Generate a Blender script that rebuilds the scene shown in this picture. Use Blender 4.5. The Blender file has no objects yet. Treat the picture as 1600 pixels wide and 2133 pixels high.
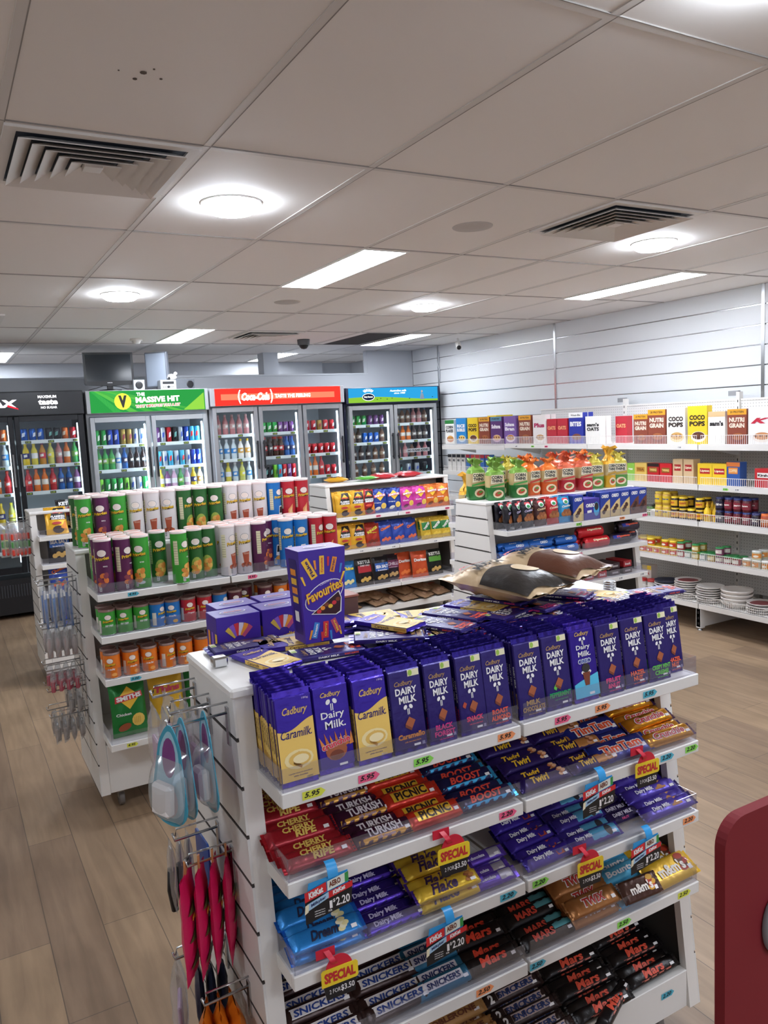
import bpy, bmesh, math, random
from mathutils import Matrix, Vector
random.seed(7)
SC = bpy.context.scene
COL = SC.collection
PI = math.pi
# ---------------------------------------------------------------- camera
cam = bpy.data.objects.new('camera', bpy.data.cameras.new('camera')); COL.objects.link(cam)
cam.data.sensor_fit = 'HORIZONTAL'; cam.data.sensor_width = 36.0
SC.cycles.diffuse_bounces = 6; SC.cycles.max_bounces = 12; SC.cycles.transparent_max_bounces = 16
cam.data.lens = 1646.6 / 1600 * 36.0
yaw, pitch, roll = 0.50967, -0.11550, -0.04831
fw = Vector((math.sin(yaw) * math.cos(pitch), math.cos(yaw) * math.cos(pitch), math.sin(pitch)))
rt = Vector((math.cos(yaw), -math.sin(yaw), 0)); up = rt.cross(fw)
r2 = rt * math.cos(roll) + up * math.sin(roll); u2 = up * math.cos(roll) - rt * math.sin(roll)
mw = Matrix((r2, u2, -fw)).transposed().to_4x4(); mw.translation = Vector((0, 0, 1.78))
cam.matrix_world = mw
SC.camera = cam
# ---------------------------------------------------------------- world, exposure, light levels
WORLD_E = 0.15
W = bpy.data.worlds.new('world'); SC.world = W; W.use_nodes = True
W.node_tree.nodes['Background'].inputs[0].default_value = (0.8, 0.85, 1, 1)
W.node_tree.nodes['Background'].inputs[1].default_value = WORLD_E
vs = SC.view_settings
vs.view_transform = 'Standard'; vs.look = 'None'; vs.gamma = 1; vs.use_curve_mapping = False
vs.exposure = 2.58
PANEL_E, ROUND_E, FRIDGE_E, SIGN_E = 6.6, 17.5, 2.4, .2
CEIL = 2.70
# ---------------------------------------------------------------- materials
MATS = {}
def lin(c):
    if isinstance(c, str):
        c = tuple(int(c[i:i + 2], 16) / 255 for i in (0, 2, 4))
    return tuple((x / 12.92 if x <= .04045 else ((x + .055) / 1.055) ** 2.4) for x in c)
def mat(c, r=.5, m=0., e=0., k='p'):
    key = (c, r, m, e, k)
    if key in MATS: return MATS[key]
    M_ = bpy.data.materials.new('paint_' + c); M_.use_nodes = True
    nt = M_.node_tree; b = nt.nodes['Principled BSDF']; col = lin(c) + (1,)
    b.inputs['Base Color'].default_value = col
    b.inputs['Roughness'].default_value = r; b.inputs['Metallic'].default_value = m
    if e:
        b.inputs['Emission Color'].default_value = col; b.inputs['Emission Strength'].default_value = e
    if k == 'foil':
        tc = nt.nodes.new('ShaderNodeTexCoord'); n = nt.nodes.new('ShaderNodeTexNoise'); bp = nt.nodes.new('ShaderNodeBump')
        n.inputs['Scale'].default_value = 45; n.inputs['Detail'].default_value = 3
        bp.inputs['Strength'].default_value = .35; bp.inputs['Distance'].default_value = .004
        nt.links.new(tc.outputs['Object'], n.inputs['Vector']); nt.links.new(n.outputs['Fac'], bp.inputs['Height'])
        nt.links.new(bp.outputs[0], b.inputs['Normal'])
    MATS[key] = M_
    return M_
def clear_mat(name, tint, gloss=.12, rough=.05, alpha=0.0, col=(.8, .8, .8)):
    M_ = bpy.data.materials.new(name); M_.use_nodes = True; nt = M_.node_tree; nt.nodes.clear()
    o = nt.nodes.new('ShaderNodeOutputMaterial'); t = nt.nodes.new('ShaderNodeBsdfTransparent'); g = nt.nodes.new('ShaderNodeBsdfGlossy')
    d = nt.nodes.new('ShaderNodeBsdfDiffuse'); m1 = nt.nodes.new('ShaderNodeMixShader'); m2 = nt.nodes.new('ShaderNodeMixShader')
    lw = nt.nodes.new('ShaderNodeLayerWeight'); lw.inputs[0].default_value = .5; fr = nt.nodes.new('ShaderNodeMath'); fr.operation = 'POWER'; fr.inputs[1].default_value = 4; nt.links.new(lw.outputs['Facing'], fr.inputs[0])
    ma = nt.nodes.new('ShaderNodeMath'); ma.operation = 'MULTIPLY_ADD'; ma.inputs[1].default_value = .45; ma.inputs[2].default_value = gloss * .3
    nt.links.new(fr.outputs[0], ma.inputs[0])
    t.inputs[0].default_value = tint + (1,); g.inputs[0].default_value = (1, 1, 1, 1); g.inputs[1].default_value = rough
    d.inputs[0].default_value = col + (1,)
    m1.inputs[0].default_value = alpha
    nt.links.new(t.outputs[0], m1.inputs[1]); nt.links.new(d.outputs[0], m1.inputs[2])
    nt.links.new(ma.outputs[0], m2.inputs[0]); nt.links.new(m1.outputs[0], m2.inputs[1]); nt.links.new(g.outputs[0], m2.inputs[2])
    nt.links.new(m2.outputs[0], o.inputs[0])
    return M_
ACRYL = clear_mat('clear_acrylic', (.90, .90, .93), .12, .05, .035, (.9, .9, .95))
GLASS = clear_mat('fridge_glass', (.96, .98, .99), .05, .02, 0)
PLAST = clear_mat('clear_wrapper', (.93, .95, .97), .5, .15, .18)
CELLO = clear_mat('cellophane', (.97, .97, .95), .3, .12, .12)
WHITE = mat('E4E2DE', .35); OFFW = mat('D8D4CE', .4); METAL = mat('B8BABC', .25, 1.); DARKM = mat('3A3C40', .4, .6)
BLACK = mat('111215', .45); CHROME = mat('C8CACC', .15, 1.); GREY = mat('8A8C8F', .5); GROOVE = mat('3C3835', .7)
# ---------------------------------------------------------------- mesh builder
GLY = {}
def glyphs(s, shear, bold, cut=False):
    k = (s, shear, bold, cut)
    if k not in GLY:
        cu = bpy.data.curves.new('txt', 'FONT'); cu.body = s; cu.shear = shear; cu.offset = bold; cu.resolution_u = 2
        cu.align_x = 'CENTER'
        ob = bpy.data.objects.new('txt', cu); me = bpy.data.meshes.new_from_object(ob)
        if cut and me.vertices:
            bm = bmesh.new(); bm.from_mesh(me); xs = [v.co.x for v in bm.verts]; ys = [v.co.y for v in bm.verts]; a, b, c0, d0 = min(xs), max(xs), min(ys), max(ys)
            for i in range(1, 14): bmesh.ops.bisect_plane(bm, geom=bm.verts[:] + bm.edges[:] + bm.faces[:], plane_co=(a + (b - a) * i / 14, 0, 0), plane_no=(1, 0, 0))
            bmesh.ops.bisect_plane(bm, geom=bm.verts[:] + bm.edges[:] + bm.faces[:], plane_co=(0, (c0 + d0) / 2, 0), plane_no=(0, 1, 0))
            bm.to_mesh(me); bm.free()
        vs_ = [(v.co.x, v.co.y) for v in me.vertices]; fs = [tuple(p.vertices) for p in me.polygons]
        if vs_:
            x0 = min(v[0] for v in vs_); x1 = max(v[0] for v in vs_); y0 = min(v[1] for v in vs_); y1 = max(v[1] for v in vs_)
            GLY[k] = ([((a - (x0 + x1) / 2) / max(x1 - x0, 1e-6), (b - (y0 + y1) / 2) / max(y1 - y0, 1e-6)) for a, b in vs_], fs)
        else: GLY[k] = ([], [])
        bpy.data.objects.remove(ob); bpy.data.meshes.remove(me); bpy.data.curves.remove(cu)
    return GLY[k]
def front(y0): return lambda u, v, h: (u, y0 - h, v)
def back(y0): return lambda u, v, h: (-u, y0 + h, v)
def top(z0): return lambda u, v, h: (u, v, z0 + h)
def left(x0): return lambda u, v, h: (x0 - h, -u, v)
def cyl(r, z0=0, cx=0, cy=0): return lambda u, v, h: (cx + (r + h) * math.sin(u / r), cy - (r + h) * math.cos(u / r), z0 + v)
def bent(S, pts, cu, cv):
    a, b = Vector(S(*pts[0], 0)), Vector(S(*pts[len(pts) // 2], 0)); c = Vector(S((pts[0][0] + pts[len(pts) // 2][0]) / 2, (pts[0][1] + pts[len(pts) // 2][1]) / 2, 0))
    return (c - (a + b) / 2).length > 2e-4
class MB:
    def __init__(s): s.v = []; s.f = []; s.m = []; s.mats = []; s.sm = []
    def add(s, vs_, fs, mt, smooth=False):
        if mt not in s.mats: s.mats.append(mt)
        i = s.mats.index(mt); n = len(s.v); s.v += [tuple(p) for p in vs_]
        for f in fs: s.f.append(tuple(n + a for a in f)); s.m.append(i); s.sm.append(smooth)
        return s
    def box(s, x0, y0, z0, x1, y1, z1, mt, c=0.0):
        if c <= 0:
            v = [(x, y, z) for x in (x0, x1) for y in (y0, y1) for z in (z0, z1)]
            return s.add(v, [(0, 1, 3, 2), (4, 6, 7, 5), (0, 4, 5, 1), (2, 3, 7, 6), (0, 2, 6, 4), (1, 5, 7, 3)], mt)
        v = []; idx = {}
        for ix in (0, 1):
            for iy in (0, 1):
                for iz in (0, 1):
                    X = (x0, x1)[ix]; Y = (y0, y1)[iy]; Z = (z0, z1)[iz]
                    dx = c if ix == 0 else -c; dy = c if iy == 0 else -c; dz = c if iz == 0 else -c
                    for a, p in enumerate(((X, Y + dy, Z + dz), (X + dx, Y, Z + dz), (X + dx, Y + dy, Z))):
                        idx[ix, iy, iz, a] = len(v); v.append(p)
        g = lambda *k: idx[k]
        F = []
        for i in (0, 1):
            q = [g(i, 0, 0, 0), g(i, 0, 1, 0), g(i, 1, 1, 0), g(i, 1, 0, 0)]; F.append(q if i == 0 else q[::-1])
            q = [g(0, i, 0, 1), g(1, i, 0, 1), g(1, i, 1, 1), g(0, i, 1, 1)]; F.append(q if i == 0 else q[::-1])
            q = [g(0, 0, i, 2), g(0, 1, i, 2), g(1, 1, i, 2), g(1, 0, i, 2)]; F.append(q if i == 0 else q[::-1])
        for a in (0, 1):
            for b in (0, 1):
                F.append((g(a, b, 0, 0), g(a, b, 1, 0), g(a, b, 1, 1), g(a, b, 0, 1)))
                F.append((g(a, 0, b, 0), g(a, 1, b, 0), g(a, 1, b, 2), g(a, 0, b, 2)))
                F.append((g(0, a, b, 1), g(1, a, b, 1), g(1, a, b, 2), g(0, a, b, 2)))
                for d in (0, 1): F.append((g(a, b, d, 0), g(a, b, d, 1), g(a, b, d, 2)))
        return s.add(v, F, mt)
    def prism(s, pts, ax, a0, a1, mt):            # pts polygon in the two other axes, extruded along axis ax
        def P(p, a): return {'x': (a, p[0], p[1]), 'y': (p[0], a, p[1]), 'z': (p[0], p[1], a)}[ax]
        n = len(pts); v = [P(p, a0) for p in pts] + [P(p, a1) for p in pts]
        return s.add(v, [tuple(range(n))[::-1], tuple(range(n, 2 * n))] + [(i, (i + 1) % n, n + (i + 1) % n, n + i) for i in range(n)], mt)
    def lathe(s, prof, mt, n=20, cx=0, cy=0, sx=1, sy=1, smooth=True):
        v = []; f = []
        for r, z in prof:
            for i in range(n): a = 2 * PI * i / n; v.append((cx + sx * r * math.sin(a), cy - sy * r * math.cos(a), z))
        for j in range(len(prof) - 1):
            for i in range(n): k = (i + 1) % n; f.append((j * n + i, j * n + k, (j + 1) * n + k, (j + 1) * n + i))
        s.add(v, f, mt, smooth)
        for j, (r, z) in ((0, prof[0]), (len(prof) - 1, prof[-1])):
            if r > 1e-4:
                ring = [v[j * n + i] for i in range(n)]; s.add(ring, [tuple(range(n))[::-1] if j == 0 else tuple(range(n))], mt)
        return s
    def grid(s, fn, nu, nv, mt, smooth=True):
        v = [fn(i / nu, j / nv) for j in range(nv + 1) for i in range(nu + 1)]; k = nu + 1
        return s.add(v, [(j * k + i, j * k + i + 1, (j + 1) * k + i + 1, (j + 1) * k + i) for j in range(nv) for i in range(nu)], mt, smooth)
    def rect(s, S, u0, v0, u1, v1, mt, h=.0006, n=1, m=1):
        return s.grid(lambda a, b: S(u0 + (u1 - u0) * a, v0 + (v1 - v0) * b, h), n, m, mt, False)
    def ell(s, S, cu, cv, ru, rv, mt, h=.0008, n=14, rot=0.):
        v = [S(cu, cv, h)]; c_, s_ = math.cos(rot), math.sin(rot)
        for q in (.5, 1):
            for i in range(n):
                a = 2 * PI * i / n; x = ru * q * math.cos(a); y = rv * q * math.sin(a); v.append(S(cu + x * c_ - y * s_, cv + x * s_ + y * c_, h))
        f = [(0, 1 + i, 1 + (i + 1) % n) for i in range(n)] + [(1 + i, 1 + n + i, 1 + n + (i + 1) % n, 1 + (i + 1) % n) for i in range(n)]
        return s.add(v, f, mt)
    def poly(s, S, pts, mt, h=.0008):
        cu = sum(p[0] for p in pts) / len(pts); cv = sum(p[1] for p in pts) / len(pts)
        if not bent(S, pts, cu, cv): return s.add([S(a, b, h) for a, b in pts], [tuple(range(len(pts)))], mt)
        for (a, b) in zip(pts, pts[1:] + pts[:1]):
            n = 5; v = []; f = []
            for j in range(n + 1):
                for i in range(j + 1):
                    t = j / n; q = i / j if j else 0; x = a[0] + (b[0] - a[0]) * q; y = a[1] + (b[1] - a[1]) * q; v.append(S(cu + (x - cu) * t, cv + (y - cv) * t, h))
            for j in range(n):
                o0 = j * (j + 1) // 2; o1 = (j + 1) * (j + 2) // 2
                for i in range(j + 1):
                    f.append((o0 + i, o1 + i, o1 + i + 1))
                    if i < j: f.append((o0 + i, o1 + i + 1, o0 + i + 1))
            s.add(v, f, mt)
        return s
    def text(s, S, t, cu, cv, w, hh, mt, h=.0012, shear=0., bold=.02, rot=0.):
        v, f = glyphs(t, shear, bold, bent(S, [(cu - w / 2, cv), (cu + w / 2, cv)], cu, cv)); c_, s_ = math.cos(rot), math.sin(rot)
        return s.add([S(cu + a * w * c_ - b * hh * s_, cv + a * w * s_ + b * hh * c_, h) for a, b in v], f, mt)
    def tube(s, pts, r, mt, n=6):
        pts = [Vector(p) for p in pts]; v = []; f = []
        for i, p in enumerate(pts):
            d = (pts[min(i + 1, len(pts) - 1)] - pts[max(i - 1, 0)]).normalized()
            a = d.cross(Vector((0, 0, 1)) if abs(d.z) < .9 else Vector((1, 0, 0))).normalized(); b = d.cross(a)
            for k in range(n): t = 2 * PI * k / n; v.append(p + a * (r * math.cos(t)) + b * (r * math.sin(t)))
        for i in range(len(pts) - 1):
            for k in range(n): q = (k + 1) % n; f.append((i * n + k, i * n + q, (i + 1) * n + q, (i + 1) * n + k))
        f += [tuple(range(n))[::-1], tuple(range((len(pts) - 1) * n, len(pts) * n))]
        return s.add(v, f, mt, True)
    def mesh(s, name):
        me = bpy.data.meshes.new(name); me.from_pydata(s.v, [], s.f)
        for m_ in s.mats: me.materials.append(m_)
        me.polygons.foreach_set('material_index', s.m); me.polygons.foreach_set('use_smooth', s.sm)
        me.update(); return me
def obj(name, data, parent=None, loc=(0, 0, 0), rot=(0, 0, 0), kind=None, label=None):
    if isinstance(data, MB): data = data.mesh(name)
    o = bpy.data.objects.new(name, data); COL.objects.link(o); o.location = loc; o.rotation_euler = rot
    if parent is not None: o.parent = parent
    if kind: o['kind'] = kind
    if label: o['label'] = label
    return o
def tag(o, label, cat, group=None):
    o['label'] = label; o['category'] = cat
    if group: o['group'] = group
    return o
def thing(name, label, cat, loc=(0, 0, 0), rot=(0, 0, 0), group=None):
    return tag(obj(name, None, None, loc, rot), label, cat, group)
PROTO = {}
def proto(key, body, *parts):
    PROTO[key] = (body.mesh('m_' + key), [(n, b.mesh('m_%s_%s' % (key, n))) for n, b in parts])
def put(name, key, loc, label, cat, group=None, rz=0., rx=0., ry=0., s=1.):
    me, parts = PROTO[key]
    o = tag(obj(name, me, None, loc, (rx, ry, rz)), label, cat, group)
    if s != 1.: o.scale = (s, s, s) if not isinstance(s, tuple) else s
    for n, pm in parts: obj(n, pm, o)
    return o
ORD = ['first', 'second', 'third', 'fourth', 'fifth', 'sixth', 'seventh', 'eighth', 'ninth', 'tenth', 'eleventh', 'twelfth', 'thirteenth', 'fourteenth', 'fifteenth', 'sixteenth', 'seventeenth', 'eighteenth', 'nineteenth', 'twentieth']
def rnd(a): return random.uniform(-a, a)

# ---------------------------------------------------------------- room
def tex_floor():
    M_ = bpy.data.materials.new('oak_planks'); M_.use_nodes = True; nt = M_.node_tree; b = nt.nodes['Principled BSDF']
    N = nt.nodes.new; L = nt.links.new
    tc = N('ShaderNodeTexCoord'); mp = N('ShaderNodeMapping'); mp.inputs['Rotation'].default_value = (0, 0, PI / 2)
    L(tc.outputs['Object'], mp.inputs[0])
    br = N('ShaderNodeTexBrick'); br.offset = .37; br.inputs['Scale'].default_value = 1
    br.inputs['Brick Width'].default_value = 1.22; br.inputs['Row Height'].default_value = .18; br.inputs['Mortar Size'].default_value = .0016
    br.inputs['Color1'].default_value = lin('9E866C') + (1,); br.inputs['Color2'].default_value = lin('8A7460') + (1,); br.inputs['Mortar'].default_value = lin('64564A') + (1,)
    L(mp.outputs[0], br.inputs['Vector'])
    m2 = N('ShaderNodeMapping'); m2.inputs['Scale'].default_value = (11, 1.0, 1); L(tc.outputs['Object'], m2.inputs[0])
    n1 = N('ShaderNodeTexNoise'); n1.inputs['Scale'].default_value = 2.2; n1.inputs['Detail'].default_value = 8; n1.inputs['Distortion'].default_value = .6; L(m2.outputs[0], n1.inputs['Vector'])
    n2 = N('ShaderNodeTexNoise'); n2.inputs['Scale'].default_value = 1.6; n2.inputs['Detail'].default_value = 4; L(tc.outputs['Object'], n2.inputs['Vector'])
    r1 = N('ShaderNodeValToRGB'); r1.color_ramp.elements[0].position = .3; r1.color_ramp.elements[0].color = (.70, .67, .64, 1); r1.color_ramp.elements[1].position = .68; r1.color_ramp.elements[1].color = (1.1, 1.08, 1.05, 1); L(n1.outputs['Fac'], r1.inputs[0])
    r2_ = N('ShaderNodeValToRGB'); r2_.color_ramp.elements[0].position = .28; r2_.color_ramp.elements[0].color = (.62, .6, .58, 1); r2_.color_ramp.elements[1].position = .55; r2_.color_ramp.elements[1].color = (1.05, 1.05, 1.05, 1); L(n2.outputs['Fac'], r2_.inputs[0])
    x1 = N('ShaderNodeMix'); x1.data_type = 'RGBA'; x1.blend_type = 'MULTIPLY'; x1.inputs[0].default_value = .8; L(br.outputs['Color'], x1.inputs[6]); L(r1.outputs[0], x1.inputs[7])
    x2 = N('ShaderNodeMix'); x2.data_type = 'RGBA'; x2.blend_type = 'MULTIPLY'; x2.inputs[0].default_value = .7; L(x1.outputs[2], x2.inputs[6]); L(r2_.outputs[0], x2.inputs[7])
    L(x2.outputs[2], b.inputs['Base Color']); b.inputs['Roughness'].default_value = .42
    return M_
def tex_plaster(c, name):
    M_ = bpy.data.materials.new(name); M_.use_nodes = True; nt = M_.node_tree; b = nt.nodes['Principled BSDF']
    n = nt.nodes.new('ShaderNodeTexNoise'); n.inputs['Scale'].default_value = 90; bp = nt.nodes.new('ShaderNodeBump'); bp.inputs['Strength'].default_value = .08; bp.inputs['Distance'].default_value = .002
    nt.links.new(n.outputs['Fac'], bp.inputs['Height']); nt.links.new(bp.outputs[0], b.inputs['Normal'])
    b.inputs['Base Color'].default_value = lin(c) + (1,); b.inputs['Roughness'].default_value = .75; return M_
def tex_peg():
    M_ = bpy.data.materials.new('pegboard'); M_.use_nodes = True; nt = M_.node_tree; b = nt.nodes['Principled BSDF']; N = nt.nodes.new; L = nt.links.new
    tc = N('ShaderNodeTexCoord'); sp = N('ShaderNodeSeparateXYZ'); L(tc.outputs['Object'], sp.inputs[0]); o = []
    for ax in ('Y', 'Z'):
        a = N('ShaderNodeMath'); a.operation = 'PINGPONG'; a.inputs[1].default_value = .0125; L(sp.outputs[ax], a.inputs[0])
        p = N('ShaderNodeMath'); p.operation = 'POWER'; p.inputs[1].default_value = 2; L(a.outputs[0], p.inputs[0]); o.append(p)
    s = N('ShaderNodeMath'); s.operation = 'ADD'; L(o[0].outputs[0], s.inputs[0]); L(o[1].outputs[0], s.inputs[1])
    l = N('ShaderNodeMath'); l.operation = 'LESS_THAN'; l.inputs[1].default_value = .003 ** 2; L(s.outputs[0], l.inputs[0])
    x = N('ShaderNodeMix'); x.data_type = 'RGBA'; L(l.outputs[0], x.inputs[0]); x.inputs[6].default_value = lin('D2D2D0') + (1,); x.inputs[7].default_value = lin('5A5A5C') + (1,)
    L(x.outputs[2], b.inputs['Base Color']); b.inputs['Roughness'].default_value = .5; return M_
CEILM = tex_plaster('E6E2DE', 'ceiling_tile'); WALLM = tex_plaster('BABEC4', 'wall_paint'); PEG = tex_peg()
X0, X1, Y0, Y1 = -2.6, 5.80, -2.6, 11.24
obj('floor', MB().box(X0, Y0, -.1, X1 + .3, Y1 + .3, 0, tex_floor()), kind='structure')
c = MB().box(X0, Y0, CEIL, X1 + .3, Y1 + .3, CEIL + .1, CEILM)
obj('ceiling', c, kind='structure')
tb = MB(); BAR = mat('D2CECA', .6); GAP_SHADE = mat('8F8A86', .8)  # dark hairlines beside the T-bars: shadow gap painted as colour
for i in range(-4, 10):
    x = .253 + i * .615
    if X0 < x < 5.72: tb.box(x - .012, Y0, CEIL - .003, x + .012, 10.9, CEIL, BAR); tb.box(x + .012, Y0, CEIL - .0035, x + .0150, 10.9, CEIL, GAP_SHADE)
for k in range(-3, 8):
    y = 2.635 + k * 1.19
    if y < 11: tb.box(X0, y - .012, CEIL - .0032, 5.74, y + .012, CEIL, BAR); tb.box(X0, y - .0155, CEIL - .0037, 5.74, y - .012, CEIL, GAP_SHADE)
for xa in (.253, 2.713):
    for y in (3.225,): tb.box(xa, y - .012, CEIL - .0032, xa + .615, y + .012, CEIL, BAR); tb.box(xa, y - .0155, CEIL - .0037, xa + .615, y - .012, CEIL, GAP_SHADE)
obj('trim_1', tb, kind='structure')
obj('wall_left', MB().box(X0 - .1, Y0, 0, X0, Y1 + .3, CEIL, tex_plaster('B9B2A8', 'wall_paint_side')), kind='structure')
RW = tex_plaster('B9AFA2', 'wall_paint_rear')
obj('wall_back', MB().box(X0 - .1, Y0 - .1, 0, -1.6, Y0, CEIL, RW).box(4.4, Y0 - .1, 0, X1 + .3, Y0, CEIL, RW).box(-1.6, Y0 - .1, 2.45, 4.4, Y0, CEIL, RW).box(-1.6, Y0 - .1, 0, 4.4, Y0, .25, RW), kind='structure')  # rear wall, its wide opening added to let in front fill
wf = MB()
for i in range(5): wf.box(-1.6 + 1.49 * i, Y0 - .08, .25, -1.56 + 1.49 * i, Y0 - .02, 2.45, METAL)
obj('fill_window_1', wf, kind='structure')  # bars of an unseen shop window, added so daylight reaches the shelf fronts
obj('wall_front', MB().box(X0, Y1, 0, X1 + .3, Y1 + .1, CEIL, WALLM), kind='structure')
obj('wall_partition', MB().box(X0, 9.30, 0, 5.05, 9.40, 2.39, WALLM).box(X0, 9.29, 2.39, 5.05, 9.41, 2.41, mat('BFC4CA', .5)), kind='structure')
obj('wall_return', MB().box(5.05, 9.30, 0, 5.80, 9.40, CEIL, WALLM), kind='structure')
obj('trim_2', MB().box(X0, 11.0, 2.50, 5.2, Y1, 2.70, WALLM).box(X0, 11.12, 2.37, 5.2, Y1, 2.50, mat('55585C', .8)), kind='structure')
obj('column_1', MB().box(3.70, 9.55, 0, 3.90, 9.75, CEIL, WALLM), kind='structure')
# right wall: slatwall panels
w = MB().box(X1, Y0, 0, X1 + .1, Y1, CEIL, WALLM)
obj('wall_right', w, kind='structure')
def slat_bay(y0, y1):
    m = MB(); m.box(5.775, y0, 0, 5.80, y1, CEIL, mat('9A9B9E', .5))
    zs = [2.699] + [2.54 - .1575 * i for i in range(17)]
    for a, b in zip(zs, zs[1:]):
        m.box(5.75, y0 + .004, b + .009, 5.776, y1 - .004, a, mat('D3D6D9', .35), .002)
        if a < 2.6: m.box(5.757, y0 + .02, a + .0008, 5.762, y1 - .02, a + .0075, METAL)
    m.box(5.745, y1 - .014, 0, 5.78, y1 + .014, CEIL, METAL)
    return m
for i, (a, b) in enumerate(((8.66, 9.3), (6.446, 8.66), (4.035, 6.446), (1.62, 4.035), (-.8, 1.62), (-2.6, -.8))):
    obj('wall_panel_%d' % (i + 1), slat_bay(a, b), kind='structure')
# ---------------------------------------------------------------- ceiling lights
def emis(name, c, e):
    M_ = bpy.data.materials.new(name); M_.use_nodes = True; nt = M_.node_tree; nt.nodes.clear()
    o = nt.nodes.new('ShaderNodeOutputMaterial'); em = nt.nodes.new('ShaderNodeEmission'); em.inputs[0].default_value = lin(c) + (1,); em.inputs[1].default_value = e
    nt.links.new(em.outputs[0], o.inputs[0]); return M_
PE = emis('panel_diffuser', 'F1F6FF', PANEL_E); RE = emis('round_diffuser', 'EAF3FF', ROUND_E)
def panel(x, y, lab, ln=1.17, wd=.262):
    t = thing('ceiling_panel_light', lab, 'ceiling light', (x, y, CEIL), group='long ceiling panel lights')
    m = MB()
    for a, b, c_, d in ((-wd / 2 - .016, -ln / 2 - .016, -wd / 2, ln / 2 + .016), (wd / 2, -ln / 2 - .016, wd / 2 + .016, ln / 2 + .016), (-wd / 2, -ln / 2 - .016, wd / 2, -ln / 2), (-wd / 2, ln / 2, wd / 2, ln / 2 + .016)):
        m.box(a, b, -.007, c_, d, 0, WHITE)
    obj('frame', m, t); obj('diffuser', MB().box(-wd / 2, -ln / 2, -.005, wd / 2, ln / 2, 0, PE), t)
def round_(x, y, lab):
    t = thing('round_ceiling_light', lab, 'ceiling light', (x, y, CEIL), group='round ceiling lights')
    obj('rim', MB().lathe([(.126, 0), (.126, -.006), (.1205, -.007), (.1205, 0)][::-1], WHITE, 28), t)
    obj('diffuser', MB().lathe([(0.001, -.046), (.05, -.044), (.09, -.038), (.112, -.024), (.120, -.005)], RE, 28), t)
panel(2.24, 4.435, 'large bright panel light in the ceiling between the two round lights')
panel(4.73, 4.44, 'long panel light in the ceiling beside the slatted wall')
panel(2.24, 7.89, 'panel light in the ceiling before the green fridge')
panel(4.75, 8.06, 'panel light in the ceiling beside the dark open tile')
panel(4.08, 10.2, 'far panel light partly hidden by the square column')
panel(.70, 10.1, 'panel light cut by the left edge of the photo')
round_(1.16, 3.24, 'largest round light beside the big square vent')
round_(1.17, 5.56, 'round light over the tall chip canisters at left')
round_(3.63, 3.23, 'round light below the square vent at right')
round_(3.62, 5.62, 'small round light in the middle of the ceiling')
round_(1.62, 1.10, 'round light just above the top edge of the photo')
for x, y, k in ((2.24, -1.9, 0), (4.73, .85, 0), (3.63, .85, 1), (-1.3, 3.24, 1), (-1.3, 5.6, 1), (1.17, -1.3, 1), (-1.3, .85, 1)):  # unseen lights added to brighten the front of the shop
    (panel, round_)[k](x, y, ('panel', 'round')[k] + ' ceiling light added out of view as fill')
# ---------------------------------------------------------------- vents and ceiling fittings
def vent(x, y, lab, rz=0.):
    t = thing('ceiling_vent', lab, 'air vent', (x, y, CEIL), (0, 0, rz), 'square ceiling vents')
    obj('plate', MB().box(-.29, -.29, -.004, .29, .29, -.0005, mat('3C4450', .7)), t)
    m = MB(); VM = mat('D9D5D0', .45)
    m.prism([(-.295, -.295), (.295, -.295), (.295, -.26), (-.295, -.26)], 'z', -.012, 0, VM); m.prism([(-.295, .26), (.295, .26), (.295, .295), (-.295, .295)], 'z', -.012, 0, VM)
    m.prism([(-.295, -.26), (-.26, -.26), (-.26, .26), (-.295, .26)], 'z', -.012, 0, VM); m.prism([(.26, -.26), (.295, -.26), (.295, .26), (.26, .26)], 'z', -.012, 0, VM)
    obj('frame', m, t)
    for i in range(5):
        r = .256 - i * .044; q = r - .046; m = MB(); c_ = [(-1, -1), (1, -1), (1, 1), (-1, 1)]
        v = [(a * r, b * r, -.030) for a, b in c_] + [(a * q, b * q, -.007) for a, b in c_] + [(a * r, b * r, -.027) for a, b in c_] + [(a * q, b * q, -.004) for a, b in c_]
        f = []
        for k in range(4): l = (k + 1) % 4; f += [(k, l, 4 + l, 4 + k), (8 + k, 12 + k, 12 + l, 8 + l), (k, 8 + k, 8 + l, l), (4 + k, 4 + l, 12 + l, 12 + k)]
        obj('louvre', m.add(v, f, VM), t)
    obj('centre_plate', MB().box(-.03, -.03, -.022, .03, .03, -.004, VM), t)
vent(.56, 2.93, 'big square ceiling vent at the upper left of the photo')
vent(3.02, 2.93, 'square ceiling vent above the round light at right')
vent(3.02, 7.68, 'distant square ceiling vent before the red fridge sign')
vent(.25, 6.9, 'faint square ceiling vent at the far left edge')
for x, y, l in ((2.39, 3.25, 'flat round speaker grille in the ceiling near right vent'), (2.41, 5.65, 'smaller flat round speaker grille beyond the big panel light')):
    o = tag(obj('ceiling_speaker', MB().lathe([(0.001, -.008), (.08, -.008), (.085, -.005), (.098, -.004), (.1, 0)], mat('B5AEA8', .7), 28), None, (x, y, CEIL)), l, 'speaker')
t = thing('smoke_detector', 'small white smoke detector on the ceiling left of panel light', 'smoke detector', (1.834, 8.16, CEIL))
obj('base', MB().lathe([(.06, -.02), (.06, 0)], WHITE), t); obj('dome', MB().lathe([(0.001, -.05), (.035, -.045), (.045, -.02)], WHITE), t)
t = thing('dome_camera', 'grey dome security camera on the ceiling', 'camera', (3.62, 8.1, CEIL))
obj('housing', MB().lathe([(.065, -.06), (.07, -.01), (.07, 0)], mat('55585C', .4)), t); obj('dome', MB().lathe([(0.001, -.105), (.03, -.098), (.048, -.075), (.052, -.06)], BLACK), t)
t = thing('bullet_camera', 'white bullet camera where ceiling meets the slatted wall', 'camera', (5.5, 7.85, CEIL))
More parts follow.
